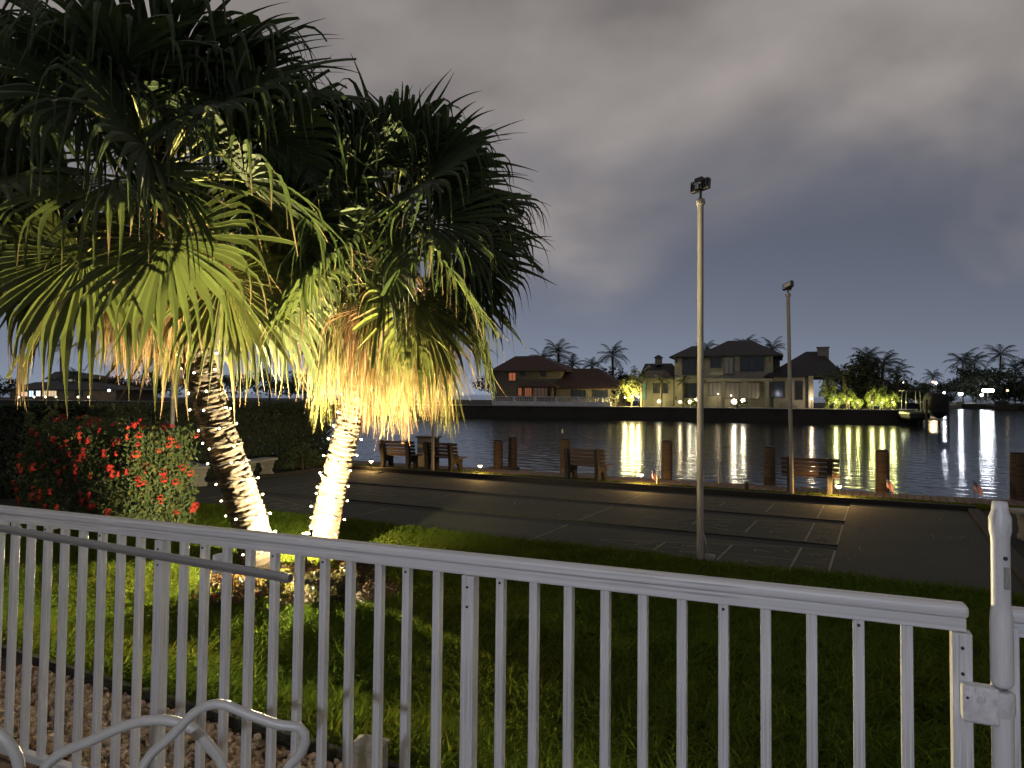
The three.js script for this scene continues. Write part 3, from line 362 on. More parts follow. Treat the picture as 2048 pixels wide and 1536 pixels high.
function bankShrub(px, py, s, w, h, color, label, seed, n = 900, size = 0.3, group = 'floodlit garden plants on the far bank') { const [x] = local(px, py, s), t = thing('garden_shrub', label, 'shrub', bankAt(x, 0, -s), FTURN, group), r = rng(seed); mesh('foliage', clumpCrown(r, n, V(0, h * 0.55, 0), V(w / 2, h * 0.5, w / 2), size, color, 18, 0.34), LEAF, t); mesh('stem', [cyl(0.06, 0.03, h * 0.7, 0.1, h * 0.35, 0, 6), cyl(0.06, 0.03, h * 0.7, -0.2, h * 0.35, 0.1, 6)], M.trunkFar, t); }
{ // the glowing tree between the two houses
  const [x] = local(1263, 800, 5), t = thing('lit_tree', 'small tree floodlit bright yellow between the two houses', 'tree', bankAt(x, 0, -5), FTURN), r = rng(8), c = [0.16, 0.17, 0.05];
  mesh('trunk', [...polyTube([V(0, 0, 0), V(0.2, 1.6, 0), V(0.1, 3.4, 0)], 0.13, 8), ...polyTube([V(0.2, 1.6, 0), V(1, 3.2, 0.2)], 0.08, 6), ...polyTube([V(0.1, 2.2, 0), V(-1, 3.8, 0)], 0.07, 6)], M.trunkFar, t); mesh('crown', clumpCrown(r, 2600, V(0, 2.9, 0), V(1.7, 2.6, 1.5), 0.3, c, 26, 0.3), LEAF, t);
}
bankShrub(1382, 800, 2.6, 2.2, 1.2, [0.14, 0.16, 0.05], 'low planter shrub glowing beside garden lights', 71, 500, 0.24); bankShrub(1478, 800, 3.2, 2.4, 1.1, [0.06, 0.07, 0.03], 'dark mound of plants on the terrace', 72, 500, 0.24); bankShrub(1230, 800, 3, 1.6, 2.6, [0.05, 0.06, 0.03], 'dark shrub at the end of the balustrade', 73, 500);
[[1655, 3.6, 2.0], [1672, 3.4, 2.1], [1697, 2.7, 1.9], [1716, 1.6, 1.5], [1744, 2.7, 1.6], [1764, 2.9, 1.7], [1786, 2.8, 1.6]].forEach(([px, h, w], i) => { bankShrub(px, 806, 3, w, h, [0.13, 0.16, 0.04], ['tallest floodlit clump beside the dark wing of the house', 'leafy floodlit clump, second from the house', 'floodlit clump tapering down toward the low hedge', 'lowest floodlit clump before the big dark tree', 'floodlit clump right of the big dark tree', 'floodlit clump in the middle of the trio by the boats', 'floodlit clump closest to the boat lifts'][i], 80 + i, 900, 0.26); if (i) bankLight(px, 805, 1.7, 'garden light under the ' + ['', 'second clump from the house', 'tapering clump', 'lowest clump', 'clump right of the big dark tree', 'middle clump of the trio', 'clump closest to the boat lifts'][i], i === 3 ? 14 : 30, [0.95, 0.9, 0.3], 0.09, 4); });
// palms and trees standing dark against the sky
function coconut(pos, H, R, seed, label, group = 'dark palms on the far bank', n = 17, c = [0.03, 0.044, 0.018]) {
  const t = thing('coconut_palm', label, 'palm tree', pos, 0, group), r = rng(seed), lean = (r() - 0.5) * 0.1 * H; mesh('trunk', new THREE.TubeGeometry(new THREE.CatmullRomCurve3([V(0, -0.3, 0), V(lean * 0.3, H * 0.5, 0), V(lean, H, 0)]), 12, 0.16 + H * 0.006, 7), M.trunkFar, t); const p = [], col = [], idx = [], q = V(), d = V(), sd = V();
  for (let i = 0; i < n; i++) { const az = i * 2.4 + r(), el0 = lerp(1.35, -0.35, i / n) + (r() - 0.5) * 0.3, L = R * (0.85 + 0.3 * r()), K = 22; q.set(lean, H, 0); let el = el0; for (let k = 0; k < K; k++) { el -= (0.95 + 0.4 * r()) / K * (0.5 + 1.4 * k / K); d.set(Math.cos(az) * Math.cos(el), Math.sin(el), Math.sin(az) * Math.cos(el)); q.addScaledVector(d, L / K); sd.set(-Math.sin(az), 0, Math.cos(az)); const w = 0.28 * R * Math.sin(Math.PI * (0.12 + 0.83 * k / K)); for (const s of [-1, 1]) { const b = p.length / 3, fx = d.x * 0.5 + sd.x * s, fz = d.z * 0.5 + sd.z * s; p.push(q.x, q.y, q.z, q.x + d.x * L / K * 0.75, q.y + d.y * L / K * 0.75, q.z + d.z * L / K * 0.75, q.x + fx * w, q.y + d.y * 0.3 * w - w * (0.35 + 0.3 * r()), q.z + fz * w); idx.push(b, b + 1, b + 2); const cc = tint(c, r); for (let z = 0; z < 3; z++) col.push(...cc); } } }
  mesh('crown', buffer(p, col, idx), LEAF, t);
}
const palmAt = (px, top, s, R, seed, label, group) => { const [x, y] = local(px, top, s); coconut(bankAt(x, 0, -s), Math.max(2, y - R * 0.55), R, seed, label, group); };
palmAt(1120, 684, 26, 3.6, 101, 'large coconut palm behind the tiled roof'); palmAt(1083, 701, 28, 3.0, 102, 'smaller coconut palm left of the large one behind the tiled roof'); palmAt(1146, 712, 24, 2.8, 103, 'low coconut palm right of the large one behind the tiled roof'); palmAt(1181, 717, 26, 2.4, 104, 'short coconut palm behind the one-storey tiled wing'); palmAt(1228, 691, 22, 3.2, 105, 'tall coconut palm with an upright spear behind the glowing tree'); palmAt(1414, 684, 28, 2.6, 106, 'palm peeking over the roof valley of the cream house'); palmAt(1486, 674, 34, 2.8, 107, 'palm head behind the highest ridge of the cream house'); palmAt(1545, 680, 30, 2.6, 108, 'palm behind the right eave of the cream house'); palmAt(1762, 704, 16, 3.2, 109, 'coconut palm behind the big dark tree by the boats'); palmAt(1796, 727, 13, 2.4, 110, 'short coconut palm closest to the boat lifts'); palmAt(1730, 696, 18, 2.8, 111, 'palm rising above the big dark tree'); palmAt(1366, 752, 7, 1.5, 112, 'small thin palm before the corner of the cream house'); palmAt(1322, 748, 6, 1.7, 113, 'small palm before the cream pavilion'); palmAt(1283, 742, 5, 1.5, 114, 'small palm between the glowing tree and the pavilion'); palmAt(123, 680, 20, 2.6, 115, 'slender tall palm above the low lit house'); palmAt(146, 737, 18, 2.4, 116, 'squat palm on the roof line of the low lit house'); palmAt(1655, 742, 6, 1.6, 117, 'small palm catching light beside the wing'); palmAt(1690, 738, 5, 1.6, 118, 'small palm between the wing and the big dark tree');
function darkTree(pos, w, h, seed, label, group, n = 1500, c = [0.03, 0.042, 0.018]) { const t = thing('dark_tree', label, 'tree', pos, 0, group), r = rng(seed); mesh('trunk', [...polyTube([V(0, -0.3, 0), V(0, h * 0.6, 0)], 0.2, 7), ...polyTube([V(0, h * 0.35, 0), V(w * 0.25, h * 0.65, 0.2)], 0.12, 6), ...polyTube([V(0, h * 0.35, 0), V(-w * 0.25, h * 0.6, 0)], 0.12, 6)], M.trunkFar, t); mesh('crown', clumpCrown(r, n, V(0, h * 0.56, 0), V(w / 2, h * 0.46, w / 2.4), 0.3 + w * 0.045, c, 28, 0.4), LEAF, t); }
const treeAt = (px, top, s, w, seed, label, group, n) => { const [x, y] = local(px, top, s); darkTree(bankAt(x, 0, -s), w, y, seed, label, group, n); };
treeAt(1722, 712, 8, 5.6, 121, 'big dark broadleaf tree before the floodlit clumps', 'dark trees on the far bank', 3000);
[990, 1050, 1110, 1165, 1215, 1262, 1335, 1560, 1690, 1760, 1810].forEach((px, i) => treeAt(px, [738, 742, 736, 742, 738, 742, 740, 742, 745, 744, 758][i], 42, 9, 130 + i, 'dark broadleaf tree in the tree line behind the far houses', 'tree line behind the far houses', 900));
[-60, 0, 255, 300, 345, 400, 470, 540, 610].forEach((px, i) => treeAt(px, [742, 748, 752, 741, 744, 742, 745, 740, 742][i], 34, 11, 150 + i, 'dark broadleaf tree along the shore by the low lit house', 'trees along the shore by the low house', 900));
{ // boats on lifts at the end of the bank
  const lift = (px0, px1, s, label, top) => { const a = local(px0, 815, s)[0], b = local(px1, 815, s)[0], w = b - a, t = thing('covered_boat', label, 'boat', bankAt((a + b) / 2, 0, -s), FTURN, 'covered boats on lifts'); const L = 7, hull = []; const sec = [[0, 1], [0.35, 1], [0.7, 0.85], [0.9, 0.5], [1, 0.05]]; const pos = [], idx = []; sec.forEach(([f, k]) => { const z = L / 2 - f * L; for (const [x, y] of [[-k, 0.15], [-k * 0.95, -0.35 + 0.2 * f], [-k * 0.3, -0.75 + 0.5 * f], [k * 0.3, -0.75 + 0.5 * f], [k * 0.95, -0.35 + 0.2 * f], [k, 0.15]]) pos.push(x * w / 2, y, z); }); for (let i = 0; i < 4; i++) for (let j = 0; j < 5; j++) { const p = i * 6 + j; idx.push(p, p + 6, p + 1, p + 1, p + 6, p + 7); } for (let j = 1; j < 5; j++) idx.push(0, j, j + 1); mesh('hull', buffer(pos, null, idx), M.dark, t);
    const y = local((px0 + px1) / 2, top, s)[1], cp = []; const ci = []; [[L / 2, 0.9], [L * 0.1, 1], [-L * 0.2, 0.8], [-L / 2, 0.05]].forEach(([z, k], i) => { for (const [x, f] of [[-1, 0], [-0.97, 0.7], [-0.78, 1], [0.78, 1], [0.97, 0.7], [1, 0]]) cp.push(x * w / 2 * (i === 3 ? 0.1 : 1.02), 0.16 + (y - 0.16) * f * k, z); }); for (let i = 0; i < 3; i++) for (let j = 0; j < 5; j++) { const p = i * 6 + j; ci.push(p, p + 1, p + 6, p + 1, p + 7, p + 6); } for (let j = 1; j < 5; j++) ci.push(0, j + 1, j); mesh('boat_cover', buffer(cp, null, ci), M.gutter, t); for (const sx of [-1, 1]) for (const z of [-2.4, 2.4]) mesh('lift_piling', cyl(0.14, 0.13, 4.4, sx * (w / 2 + 0.25), -0.9, z, 10), M.trunkFar, t); mesh('lift_beam', [box(w + 0.5, 0.2, 0.2, 0, -0.95, -2.4), box(w + 0.5, 0.2, 0.2, 0, -0.95, 2.4)], M.alum, t); };
  lift(1850, 1882, -3, 'boat under a tall dark cover on a lift at the end of the bank', 785);
  const [x] = local(1822, 815, -1.6), t = thing('console_boat', 'dark boat with a framed hardtop tied behind the end of the bank', 'boat', bankAt(x, -0.3, 1.6), FTURN + 0.15); mesh('hull', rbox(2.2, 0.9, 6.2, 0.3, 0, -0.3, 0), M.dark, t); const y = local(1822, 781, -1.6)[1] + 0.3; for (const sx of [-0.8, 0.8]) for (const z of [-0.8, 0.8]) mesh('hardtop_post', polyTube([V(sx, 0.1, z), V(sx * 0.9, y, z * 0.9)], 0.035, 6), M.alum, t); mesh('hardtop', rbox(2.1, 0.1, 2.2, 0.04, 0, y, 0), M.dark, t); mesh('windshield', box(1.3, 0.6, 0.04, 0, 0.8, 0.7), M.glass, t); mesh('ladder_rail', polyTube([V(0.5, 0.0, 1.6), V(1.3, -1.0, 2.6)], 0.04, 6), M.whiteTube, t);
}
{ // canal side in the distance to the right
  const D = 230, at = (px, py, d = D) => atDepth(px, py, d), b0 = at(1870, 806), b1 = at(2400, 812, 150), mid = b0.clone().lerp(b1, 0.5), len = b0.distanceTo(b1), turn = Math.atan2(-(b1.z - b0.z), b1.x - b0.x); const s = structure('distant_bank', planarUV(box(len + 60, 3, 80, 0, 0, -42), 0.2), M.lawn); s.position.set(mid.x, -1.1, mid.z); s.rotation.y = turn;
  const h = thing('distant_dock', 'distant dock with bright white lights over the canal', 'dock', at(1935, 802).setY(-0.2), turn + 0.2); mesh('deck', box(16, 0.25, 2.5, 0, 0, 0), M.concrete, h); for (let i = -3; i <= 3; i++) mesh('dock_piling', cyl(0.18, 0.18, 3, i * 2.4, -0.4, 1.3, 8), M.trunkFar, h);
  const lamp = (px, py, w, hh, cd, label, d = D - 4) => { const p = at(px, py, d), t = thing('dock_light', label, 'dock light', p, 0.48, 'white lights on the distant dock'); mesh('lamp_panel', rbox(w, hh, 0.3, 0.06), glowing(0.9, 0.95, 1, 40), t); mesh('lamp_mast', cyl(0.08, 0.08, p.y + 1, 0, -(p.y + 1) / 2 - hh / 2, -0.1, 6), M.trunkFar, t); pointLight(t, [0, 0, 0.3], 0xe8eeff, cd, 8); };
  lamp(1921, 788, 1.2, 0.7, 90, 'round white light low on the distant dock'); lamp(1976, 781, 3.6, 0.8, 130, 'wide bright white light bar on the distant dock'); lamp(1963, 790, 0.7, 0.7, 40, 'small white light below the bright bar'); lamp(1888, 786, 0.4, 0.6, 60, 'small white light at the left end of the distant dock');
  const w = thing('white_boat', 'white boat moored under the distant dock light', 'boat', at(1920, 800, D - 8).setY(-0.9), 0.5); const sh = extrude([[-3.4, 0.9], [-3.0, 0], [2.6, 0], [4.2, 1.5], [-1, 1.0]], 1.8, 0.1).translate(0, 0, -0.9); mesh('hull', sh, M.stuccoWhite, w); mesh('cabin', rbox(2.4, 0.9, 1.5, 0.15, -0.4, 1.5, 0), M.stuccoWhite, w); mesh('top_frame', polyTube([V(-1.4, 1.2, 0), V(-1.2, 2.9, 0), V(1, 2.9, 0), V(1.4, 1.8, 0)], 0.06, 6), M.alum, w);
  const w2 = thing('dark_boat', 'dark boat moored right of the bright light bar', 'boat', at(2006, 806, 190).setY(-0.9), 0.5); mesh('hull', extrude([[-3.6, 1.0], [-3.2, 0], [2.8, 0], [4.6, 1.7], [-1, 1.2]], 2.2, 0.1).translate(0, 0, -1.1), M.wall, w2); mesh('cabin', rbox(3, 1.1, 1.7, 0.2, -0.4, 1.8, 0), M.wall, w2);
  const cp = (px, top, d, R, seed, label) => { const p = at(px, top, d); coconut(p.clone().setY(0), p.y - R * 0.5, R, seed, label, 'tall palms across the canal', 16, [0.03, 0.044, 0.018]); };
  cp(1926, 704, 246, 6.5, 201, 'tall palm at the left of the group across the canal'); cp(1952, 708, 250, 6, 202, 'second tall palm of the group across the canal'); cp(1998, 692, 246, 6.2, 203, 'tallest palm of the group across the canal'); cp(2030, 722, 244, 5.5, 204, 'palm right of the tallest one across the canal'); cp(2052, 716, 244, 5.5, 205, 'palm at the right edge of the group across the canal'); cp(1865, 742, 240, 4, 206, 'small warm-lit palm at the canal bend');
  [[1895, 762, 9], [1945, 735, 16], [1975, 728, 18], [2010, 745, 16], [2045, 748, 16], [2085, 740, 16], [1840, 764, 8], [1815, 766, 8]].forEach(([px, top, wd], i) => { const p = at(px, top, 236); darkTree(p.clone().setY(0), wd, p.y, 210 + i, 'dark tree in the mass across the canal', 'dark trees across the canal', 2200); });
  bankLight(1866, 764, 60, 'warm lamp under the small palm at the canal bend', 260, [1, 0.65, 0.25], 0.2, 6); bankLight(1872, 766, 62, 'white lamp beside the small palm at the canal bend', 10, [1, 0.97, 0.9], 0.22, 5); bankLight(1806, 765, 50, 'pale lamp in the trees left of the canal bend', 30, [0.9, 1, 0.7], 0.2, 5); bankLight(2015, 781, 90, 'yellow lamp above the dark boat', 15, [1, 0.8, 0.35], 0.25, 3);
}

// ---------------------------------------------------------------- the two fan palms
const onLawn = (px, py) => { let p = onLevel(px, py, 0.2); for (let i = 0; i < 12; i++) p = onLevel(px, py, lawnLevel(p.z)); return p; };
const barkTex = tex(512, (u, v) => { const a = fbm(u * 26, v * 6, 26, 4, 3), b = fbm(u * 7, v * 40, 40, 3, 8), k = 90 + 165 * (0.55 * a + 0.45 * b); return [k, k * 0.96, k * 0.9]; });
const BARK = new THREE.MeshStandardMaterial({ color: 0xffffff, vertexColors: true, map: barkTex, bumpMap: barkTex, bumpScale: 0.016, roughness: 0.95 });
function palmTrunk(path, radius, seed, boots, tone) {
  const curve = new THREE.CatmullRomCurve3(path, false, 'centripetal'), L = curve.getLength(), rows = Math.round(L / 0.014), nu = 40, pos = [], col = [], uv = [], idx = [], r = rng(seed);
  const edges = []; for (let y = 0; y < L;) { edges.push(y); y += 0.035 + 0.035 * r(); } edges.push(L + 1);
  let e = 0; const tan = V(), sx = V(), sz = V();
  for (let j = 0; j <= rows; j++) {
    const s = j / rows, y = s * L, p = curve.getPointAt(s); tan.copy(curve.getTangentAt(s)); sx.crossVectors(tan, V(0, 0, 1)).normalize(); sz.crossVectors(sx, tan).normalize(); while (edges[e + 1] < y) e++;
    for (let i = 0; i <= nu; i++) {
      const a = i / nu * 6.28318, wob = 0.03 * (vnoise(i % nu * 0.35, y * 9 + e, 14, seed) - 0.5), f = (y + wob - edges[e]) / (edges[e + 1] - edges[e]);
      const lump = vnoise((i % nu) / nu * 11, y * 13, 11, seed + 3), lump2 = vnoise((i % nu) / nu * 22, y * 34, 22, seed + 5), ring = Math.max(0, Math.min(1, f)) * 0.011 - 0.012 * Math.exp(-Math.pow(Math.min(Math.abs(f), Math.abs(1 - f)) * 9, 2));
      const rad = radius(s) + ring + (lump - 0.5) * 0.03 * boots + (lump2 - 0.5) * 0.014;
      pos.push(p.x + (sx.x * Math.cos(a) + sz.x * Math.sin(a)) * rad, p.y + (sx.y * Math.cos(a) + sz.y * Math.sin(a)) * rad, p.z + (sx.z * Math.cos(a) + sz.z * Math.sin(a)) * rad);
      const k = 0.75 + 0.5 * lump2, m = 0.8 + 0.4 * lump; col.push(tone[0] * k * m, tone[1] * k * m, tone[2] * k * m); uv.push(i / nu * 1.2, y * 0.9);
    }
  }
  for (let j = 0; j < rows; j++) for (let i = 0; i < nu; i++) { const a = j * (nu + 1) + i, b = a + nu + 1; idx.push(a, a + 1, b, b, a + 1, b + 1); }
  return { geo: buffer(pos, col, idx, uv), curve, L };
}
const DOWN = V(0, -1, 0);
// one fan leaf: a sagging stalk and a pleated fan of ribbons whose split tips hang
function fanLeaf(o) {
  const r = o.r, N = 13, dir = V(), p = o.origin.clone(), pts = [p.clone()];
  for (let k = 0; k < N; k++) { const el = o.el - o.sag * Math.pow((k + 0.5) / N, 1.4); dir.set(Math.cos(o.az) * Math.cos(el), Math.sin(el), Math.sin(o.az) * Math.cos(el)); p.addScaledVector(dir, o.stalk / N); pts.push(p.clone()); }
  const t = dir.clone(), b = V().crossVectors(t, V(0, 1, 0)); if (b.lengthSq() < 0.02) b.set(-Math.sin(o.az), 0, Math.cos(o.az)); b.normalize().applyAxisAngle(t, o.roll); const n = V().crossVectors(b, t).normalize();
  const hub = p, segs = o.segs, A = o.arc, pos = [], col = [], idx = [], J = 14, d = V(), q = V(), side = V(), nr = V(), da = 2 * A / segs;
  for (let i = 0; i < segs; i++) {
    const al = -A + da * (i + 0.5) + (r() - 0.5) * da * (o.dead ? 1.6 : 0.3), L = o.R * 1.32 * (0.74 + 0.26 * Math.cos(al * 0.62)) * (0.9 + 0.2 * r()), sp = o.split * (0.9 + 0.2 * r()), kink = o.kink + (r() - 0.5) * 0.16;
    d.copy(t).multiplyScalar(Math.cos(al)).addScaledVector(b, Math.sin(al)).addScaledVector(n, o.cup * (1 - Math.cos(al)) * 0.5 + (r() - 0.5) * 0.07); d.normalize(); side.copy(b).multiplyScalar(Math.cos(al)).addScaledVector(t, -Math.sin(al)).normalize();
    q.copy(hub).addScaledVector(d, 0.02); const hang = o.hang * (0.5 + 1.0 * r()), w0 = 2 * sp * L * Math.tan(da / 2) * 1.04, swing = V(r() - 0.5, 0, r() - 0.5).multiplyScalar(0.25), base = pos.length / 3, gone = r() < o.lost ? 0.45 + 0.35 * r() : 1, stiff = !o.dead && r() < 0.26;
    const shade = 0.75 + 0.5 * r(), dry = Math.max(0, o.dry + (r() - 0.5) * 0.4), dryFrom = o.dead ? -1 : lerp(1.1, 0.15, Math.min(1, dry)), tone = r(), S = o.straw(tone), G = o.green;
    for (let j = 0; j <= J; j++) {
      const s = j / J * gone;
      if (j) { const g = s <= kink || stiff ? o.hang * (s <= sp ? 0.04 : 0.1) : hang * (s < kink + 0.2 ? 1.5 : 0.5); d.addScaledVector(DOWN, g).addScaledVector(swing, s > kink ? 0.6 : 0).normalize(); q.addScaledVector(d, L / J); }
      const f = (s - sp) / (1 - sp); let w = s < sp ? 2 * Math.max(s, 0.03) * L * Math.tan(da / 2) * 1.04 : w0 * (f < 0.45 ? 1 - 1.35 * f : 0.3925 * (1.04 - f) / 0.59) + 0.0025; if (o.dead) w = Math.min(w, o.thin * (0.6 + 0.8 * tone)); nr.crossVectors(side, d).normalize();
      const curl = (o.dead ? 3 : 1.2) * (tone - 0.5) * Math.max(0, s - sp) * 2, cs = Math.cos(curl), sn = Math.sin(curl), h = w * 0.34;
      for (const k of [-1, 0, 1]) { pos.push(q.x + (side.x * cs + nr.x * sn) * w / 2 * k + (k ? 0 : nr.x * h), q.y + (side.y * cs + nr.y * sn) * w / 2 * k + (k ? 0 : nr.y * h), q.z + (side.z * cs + nr.z * sn) * w / 2 * k + (k ? 0 : nr.z * h));
        const m = o.dead ? 1 : smooth(dryFrom - 0.12, dryFrom + 0.12, s); col.push(lerp(G[0], S[0], m) * shade, lerp(G[1], S[1], m) * shade, lerp(G[2], S[2], m) * shade); }
      if (j) { const k = base + j * 3; idx.push(k - 3, k - 2, k, k - 2, k + 1, k, k - 2, k - 1, k + 1, k - 1, k + 2, k + 1); }
    }
  }
  const stalk = tube(pts, o.dead ? 0.01 : 0.014, 16, 5);
  return { blade: buffer(pos, col, idx), stalk };
}
const STALK = std(0.16, 0.17, 0.05, 0.6), DEADSTALK = std(0.26, 0.17, 0.08, 0.9);
function fanPalm(name, label, path, radius, seed, live, dry, boots, size, skirt, tone) {
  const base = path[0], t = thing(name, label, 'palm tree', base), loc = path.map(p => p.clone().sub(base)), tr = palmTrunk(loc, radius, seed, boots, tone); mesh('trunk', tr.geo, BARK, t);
  const r = rng(seed * 7 + 1), top = loc.at(-1), L = tr.L;
  // fibrous heart of the crown
  const fib = []; for (let i = 0; i < 60; i++) { const a = r() * 6.283, y = -0.9 * r(), rr = radius(1) * (0.9 + 0.3 * r()); fib.push(...polyTube([V(top.x + Math.cos(a) * rr, top.y + y, top.z + Math.sin(a) * rr), V(top.x + Math.cos(a + 0.3) * rr * 1.35, top.y + y - 0.12 - 0.2 * r(), top.z + Math.sin(a + 0.3) * rr * 1.35)], 0.006, 4)); } mesh('crown_fibre', fib, DEADSTALK, t);
  for (let i = 0; i < live + dry; i++) {
    const dead = i >= live, f = dead ? 0.6 + 0.4 * (i - live) / dry : 0.6 * i / live, az = i * 2.39996 + 0.5 * r(), old = smooth(0.3, 0.6, f), el = lerp(1.5, -0.62, Math.pow(Math.min(1, f / 0.6), 0.95)) + (r() - 0.5) * 0.35;
    const back = tr.curve.getPointAt(Math.max(0, 1 - (0.08 + (dead ? skirt : 1) * 0.75 * f) / L)), yellow = old * (0.4 + 0.6 * r()), kind = r();
    const hue = kind < 0.46 ? [0.37, 0.27, 0.14] : kind < 0.66 ? [0.28, 0.155, 0.075] : [0.19, 0.185, 0.05];
    const o = { r, origin: back.clone().add(V(Math.cos(az), 0, Math.sin(az)).multiplyScalar(radius(1) * 0.6)), az, el: dead ? -0.2 - 0.8 * r() : el, sag: dead ? 0.85 : 0.3 + 0.4 * r(), stalk: size * (dead ? skirt * (0.55 + 0.5 * r()) : lerp(0.7, 1.2, smooth(0, 0.3, f)) * (0.9 + 0.2 * r())), roll: (r() - 0.5) * (dead ? 2 : 2.3 * smooth(0, 0.15, f)),
      segs: dead ? 46 : 40, arc: dead ? 1.0 + 0.7 * r() : 2.1 + 0.45 * r(), R: size * (dead ? skirt * (0.82 + 0.3 * r()) : 0.95 + 0.2 * r()), split: dead ? 0.2 : 0.5, kink: dead ? 0.25 : 0.68, hang: dead ? 0.75 : 0.5 + 0.25 * r(), cup: 0.3, lost: dead ? 0.15 : 0.05, dead, dry: -0.02 + 0.4 * yellow, thin: 0.022, straw: tone => dead ? (tone < 0.2 ? [hue[0] * 0.7, hue[1] * 0.6, hue[2] * 0.55] : hue) : [0.29, 0.21, 0.105], green: [lerp(0.036, 0.1, yellow), lerp(0.058, 0.112, yellow), lerp(0.016, 0.027, yellow)] };
    const q = fanLeaf(o), leaf = mesh('frond', q.blade, dead ? DRY : LEAF, t); mesh('leaf_stalk', q.stalk, dead ? DEADSTALK : STALK, leaf); if (dead) leaf.userData.label = kind < 0.66 ? 'dry straw-coloured hanging frond' : 'yellow-green hanging frond';
  }
  return { t, tr, base, radius };
}
const PR = (() => { const b = onLawn(637, 1121), d = V().subVectors(b, camera.position).applyQuaternion(camera.quaternion.clone().invert()).z * -1, P = (x, y, k = 0) => atDepth(x, y, d + k);
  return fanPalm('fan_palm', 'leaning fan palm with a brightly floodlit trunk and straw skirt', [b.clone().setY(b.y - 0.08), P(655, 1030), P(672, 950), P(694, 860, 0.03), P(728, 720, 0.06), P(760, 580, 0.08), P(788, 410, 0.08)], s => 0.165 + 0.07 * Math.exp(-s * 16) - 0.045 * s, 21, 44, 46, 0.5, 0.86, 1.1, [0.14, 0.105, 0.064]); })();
const PL = (() => { const b = onLawn(528, 1142), d = V().subVectors(b, camera.position).applyQuaternion(camera.quaternion.clone().invert()).z * -1, P = (x, y, k = 0) => atDepth(x, y, d + k);
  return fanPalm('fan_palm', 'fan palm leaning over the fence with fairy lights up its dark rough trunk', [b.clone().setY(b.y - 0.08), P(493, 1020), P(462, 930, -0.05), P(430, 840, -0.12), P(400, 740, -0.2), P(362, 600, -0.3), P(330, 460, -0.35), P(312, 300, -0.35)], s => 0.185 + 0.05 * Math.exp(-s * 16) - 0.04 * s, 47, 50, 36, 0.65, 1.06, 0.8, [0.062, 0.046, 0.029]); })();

// fairy lights wound round the trunks
function fairyLights(palm, s0, s1, turns, step, seed, label, cd) {
  const t = thing('fairy_lights', label, 'string lights', palm.base), r = rng(seed), pts = [], wire = new THREE.CatmullRomCurve3([V(), V(0, 1, 0)]); const n = turns * 14; const frame = s => { const p = palm.tr.curve.getPointAt(s), tn = palm.tr.curve.getTangentAt(s), x = V().crossVectors(tn, V(0, 0, 1)).normalize(), z = V().crossVectors(x, tn).normalize(); return [p, x, z, tn]; };
  for (let i = 0; i <= n; i++) { const s = lerp(s0, s1, i / n) + (r() - 0.5) * 0.006, a = i / 14 * 6.28318, [p, x, z] = frame(s), k = palm.radius(s) + 0.02; pts.push(p.clone().addScaledVector(x, Math.cos(a) * k).addScaledVector(z, Math.sin(a) * k)); }
  mesh('wire', new THREE.TubeGeometry(new THREE.CatmullRomCurve3(pts, false, 'centripetal'), n * 3, 0.0035, 5), M.dark, t);
  const bulb = new THREE.SphereGeometry(0.0115, 8, 6).scale(1, 1.25, 1), holder = cyl(0.006, 0.006, 0.028, 0, -0.02, 0, 6), mat = glowing(1, 0.84, 0.5, 9), up = V(0, 1, 0); const curve = new THREE.CatmullRomCurve3(pts, false, 'centripetal'), len = curve.getLength(), m = Math.floor(len / step);
  for (let i = 0; i < m; i++) { const u = (i + r() * 0.6) / m, p = curve.getPointAt(Math.min(1, u)), s = lerp(s0, s1, u), c = frame(s)[0], out = p.clone().sub(c).normalize().add(V(r() - 0.5, r() - 0.3, r() - 0.5).multiplyScalar(0.9)).normalize();
    const b = mesh('bulb', bulb, mat, t); b.position.copy(p).addScaledVector(out, 0.026); b.quaternion.setFromUnitVectors(up, out); mesh('bulb_holder', holder, M.dark, b); if (i % 5 === 0) pointLight(t, b.position.toArray(), 0xffd28a, cd, 0.55); }
}
fairyLights(PL, 0.06, 0.8, 17, 0.26, 5, 'warm white fairy lights wound round the dark rough palm trunk', 0.055);
fairyLights(PR, 0.1, 0.5, 9, 0.26, 6, 'warm white fairy lights wound round the floodlit palm trunk', 0.055);

// garden floodlight between the palms
function floodlight(pos, aim, height, label, cd, color) {
  const t = thing('garden_floodlight', label, 'floodlight', pos), h = new THREE.Group(); h.name = 'lamp_head'; t.add(h); mesh('stake', cyl(0.008, 0.012, height, 0, height / 2 - 0.05, 0, 8), M.dark, t); h.position.set(0, height, 0); const dir = aim.clone().normalize(); h.quaternion.setFromUnitVectors(V(0, 1, 0), dir);
  mesh('hood', lathe([[0.012, -0.06], [0.045, -0.045], [0.056, 0.02], [0.052, 0.02], [0.042, -0.035], [0.01, -0.045]], 18), M.dark, h); mesh('visor', new THREE.LatheGeometry([[0.056, 0.0], [0.062, 0.075], [0.058, 0.075], [0.052, 0.0]].map(p => new THREE.Vector2(...p)), 16, 1.25, 1.9), M.dark, h); mesh('lamp_lens', lathe([[0.05, 0.012], [0.03, 0.022], [0, 0.026]], 18), glowing(1, 0.82, 0.5, 16), h); const l = new THREE.SpotLight(color, cd, 0, 1.25, 1); l.position.set(0, 0.05, 0); l.target.position.set(0, 1.05, 0); l.shadow.radius = 1.5; l.castShadow = true; h.add(l); h.add(l.target); pointLight(h, [0, 0.055, 0], color, cd * 0.5, 1.2); return t;
}
floodlight(onLawn(613, 1152), V(0.04, 1, -0.06), 0.44, 'small garden floodlight glowing upward between the palm trunks', 320, 0xffe9b4);

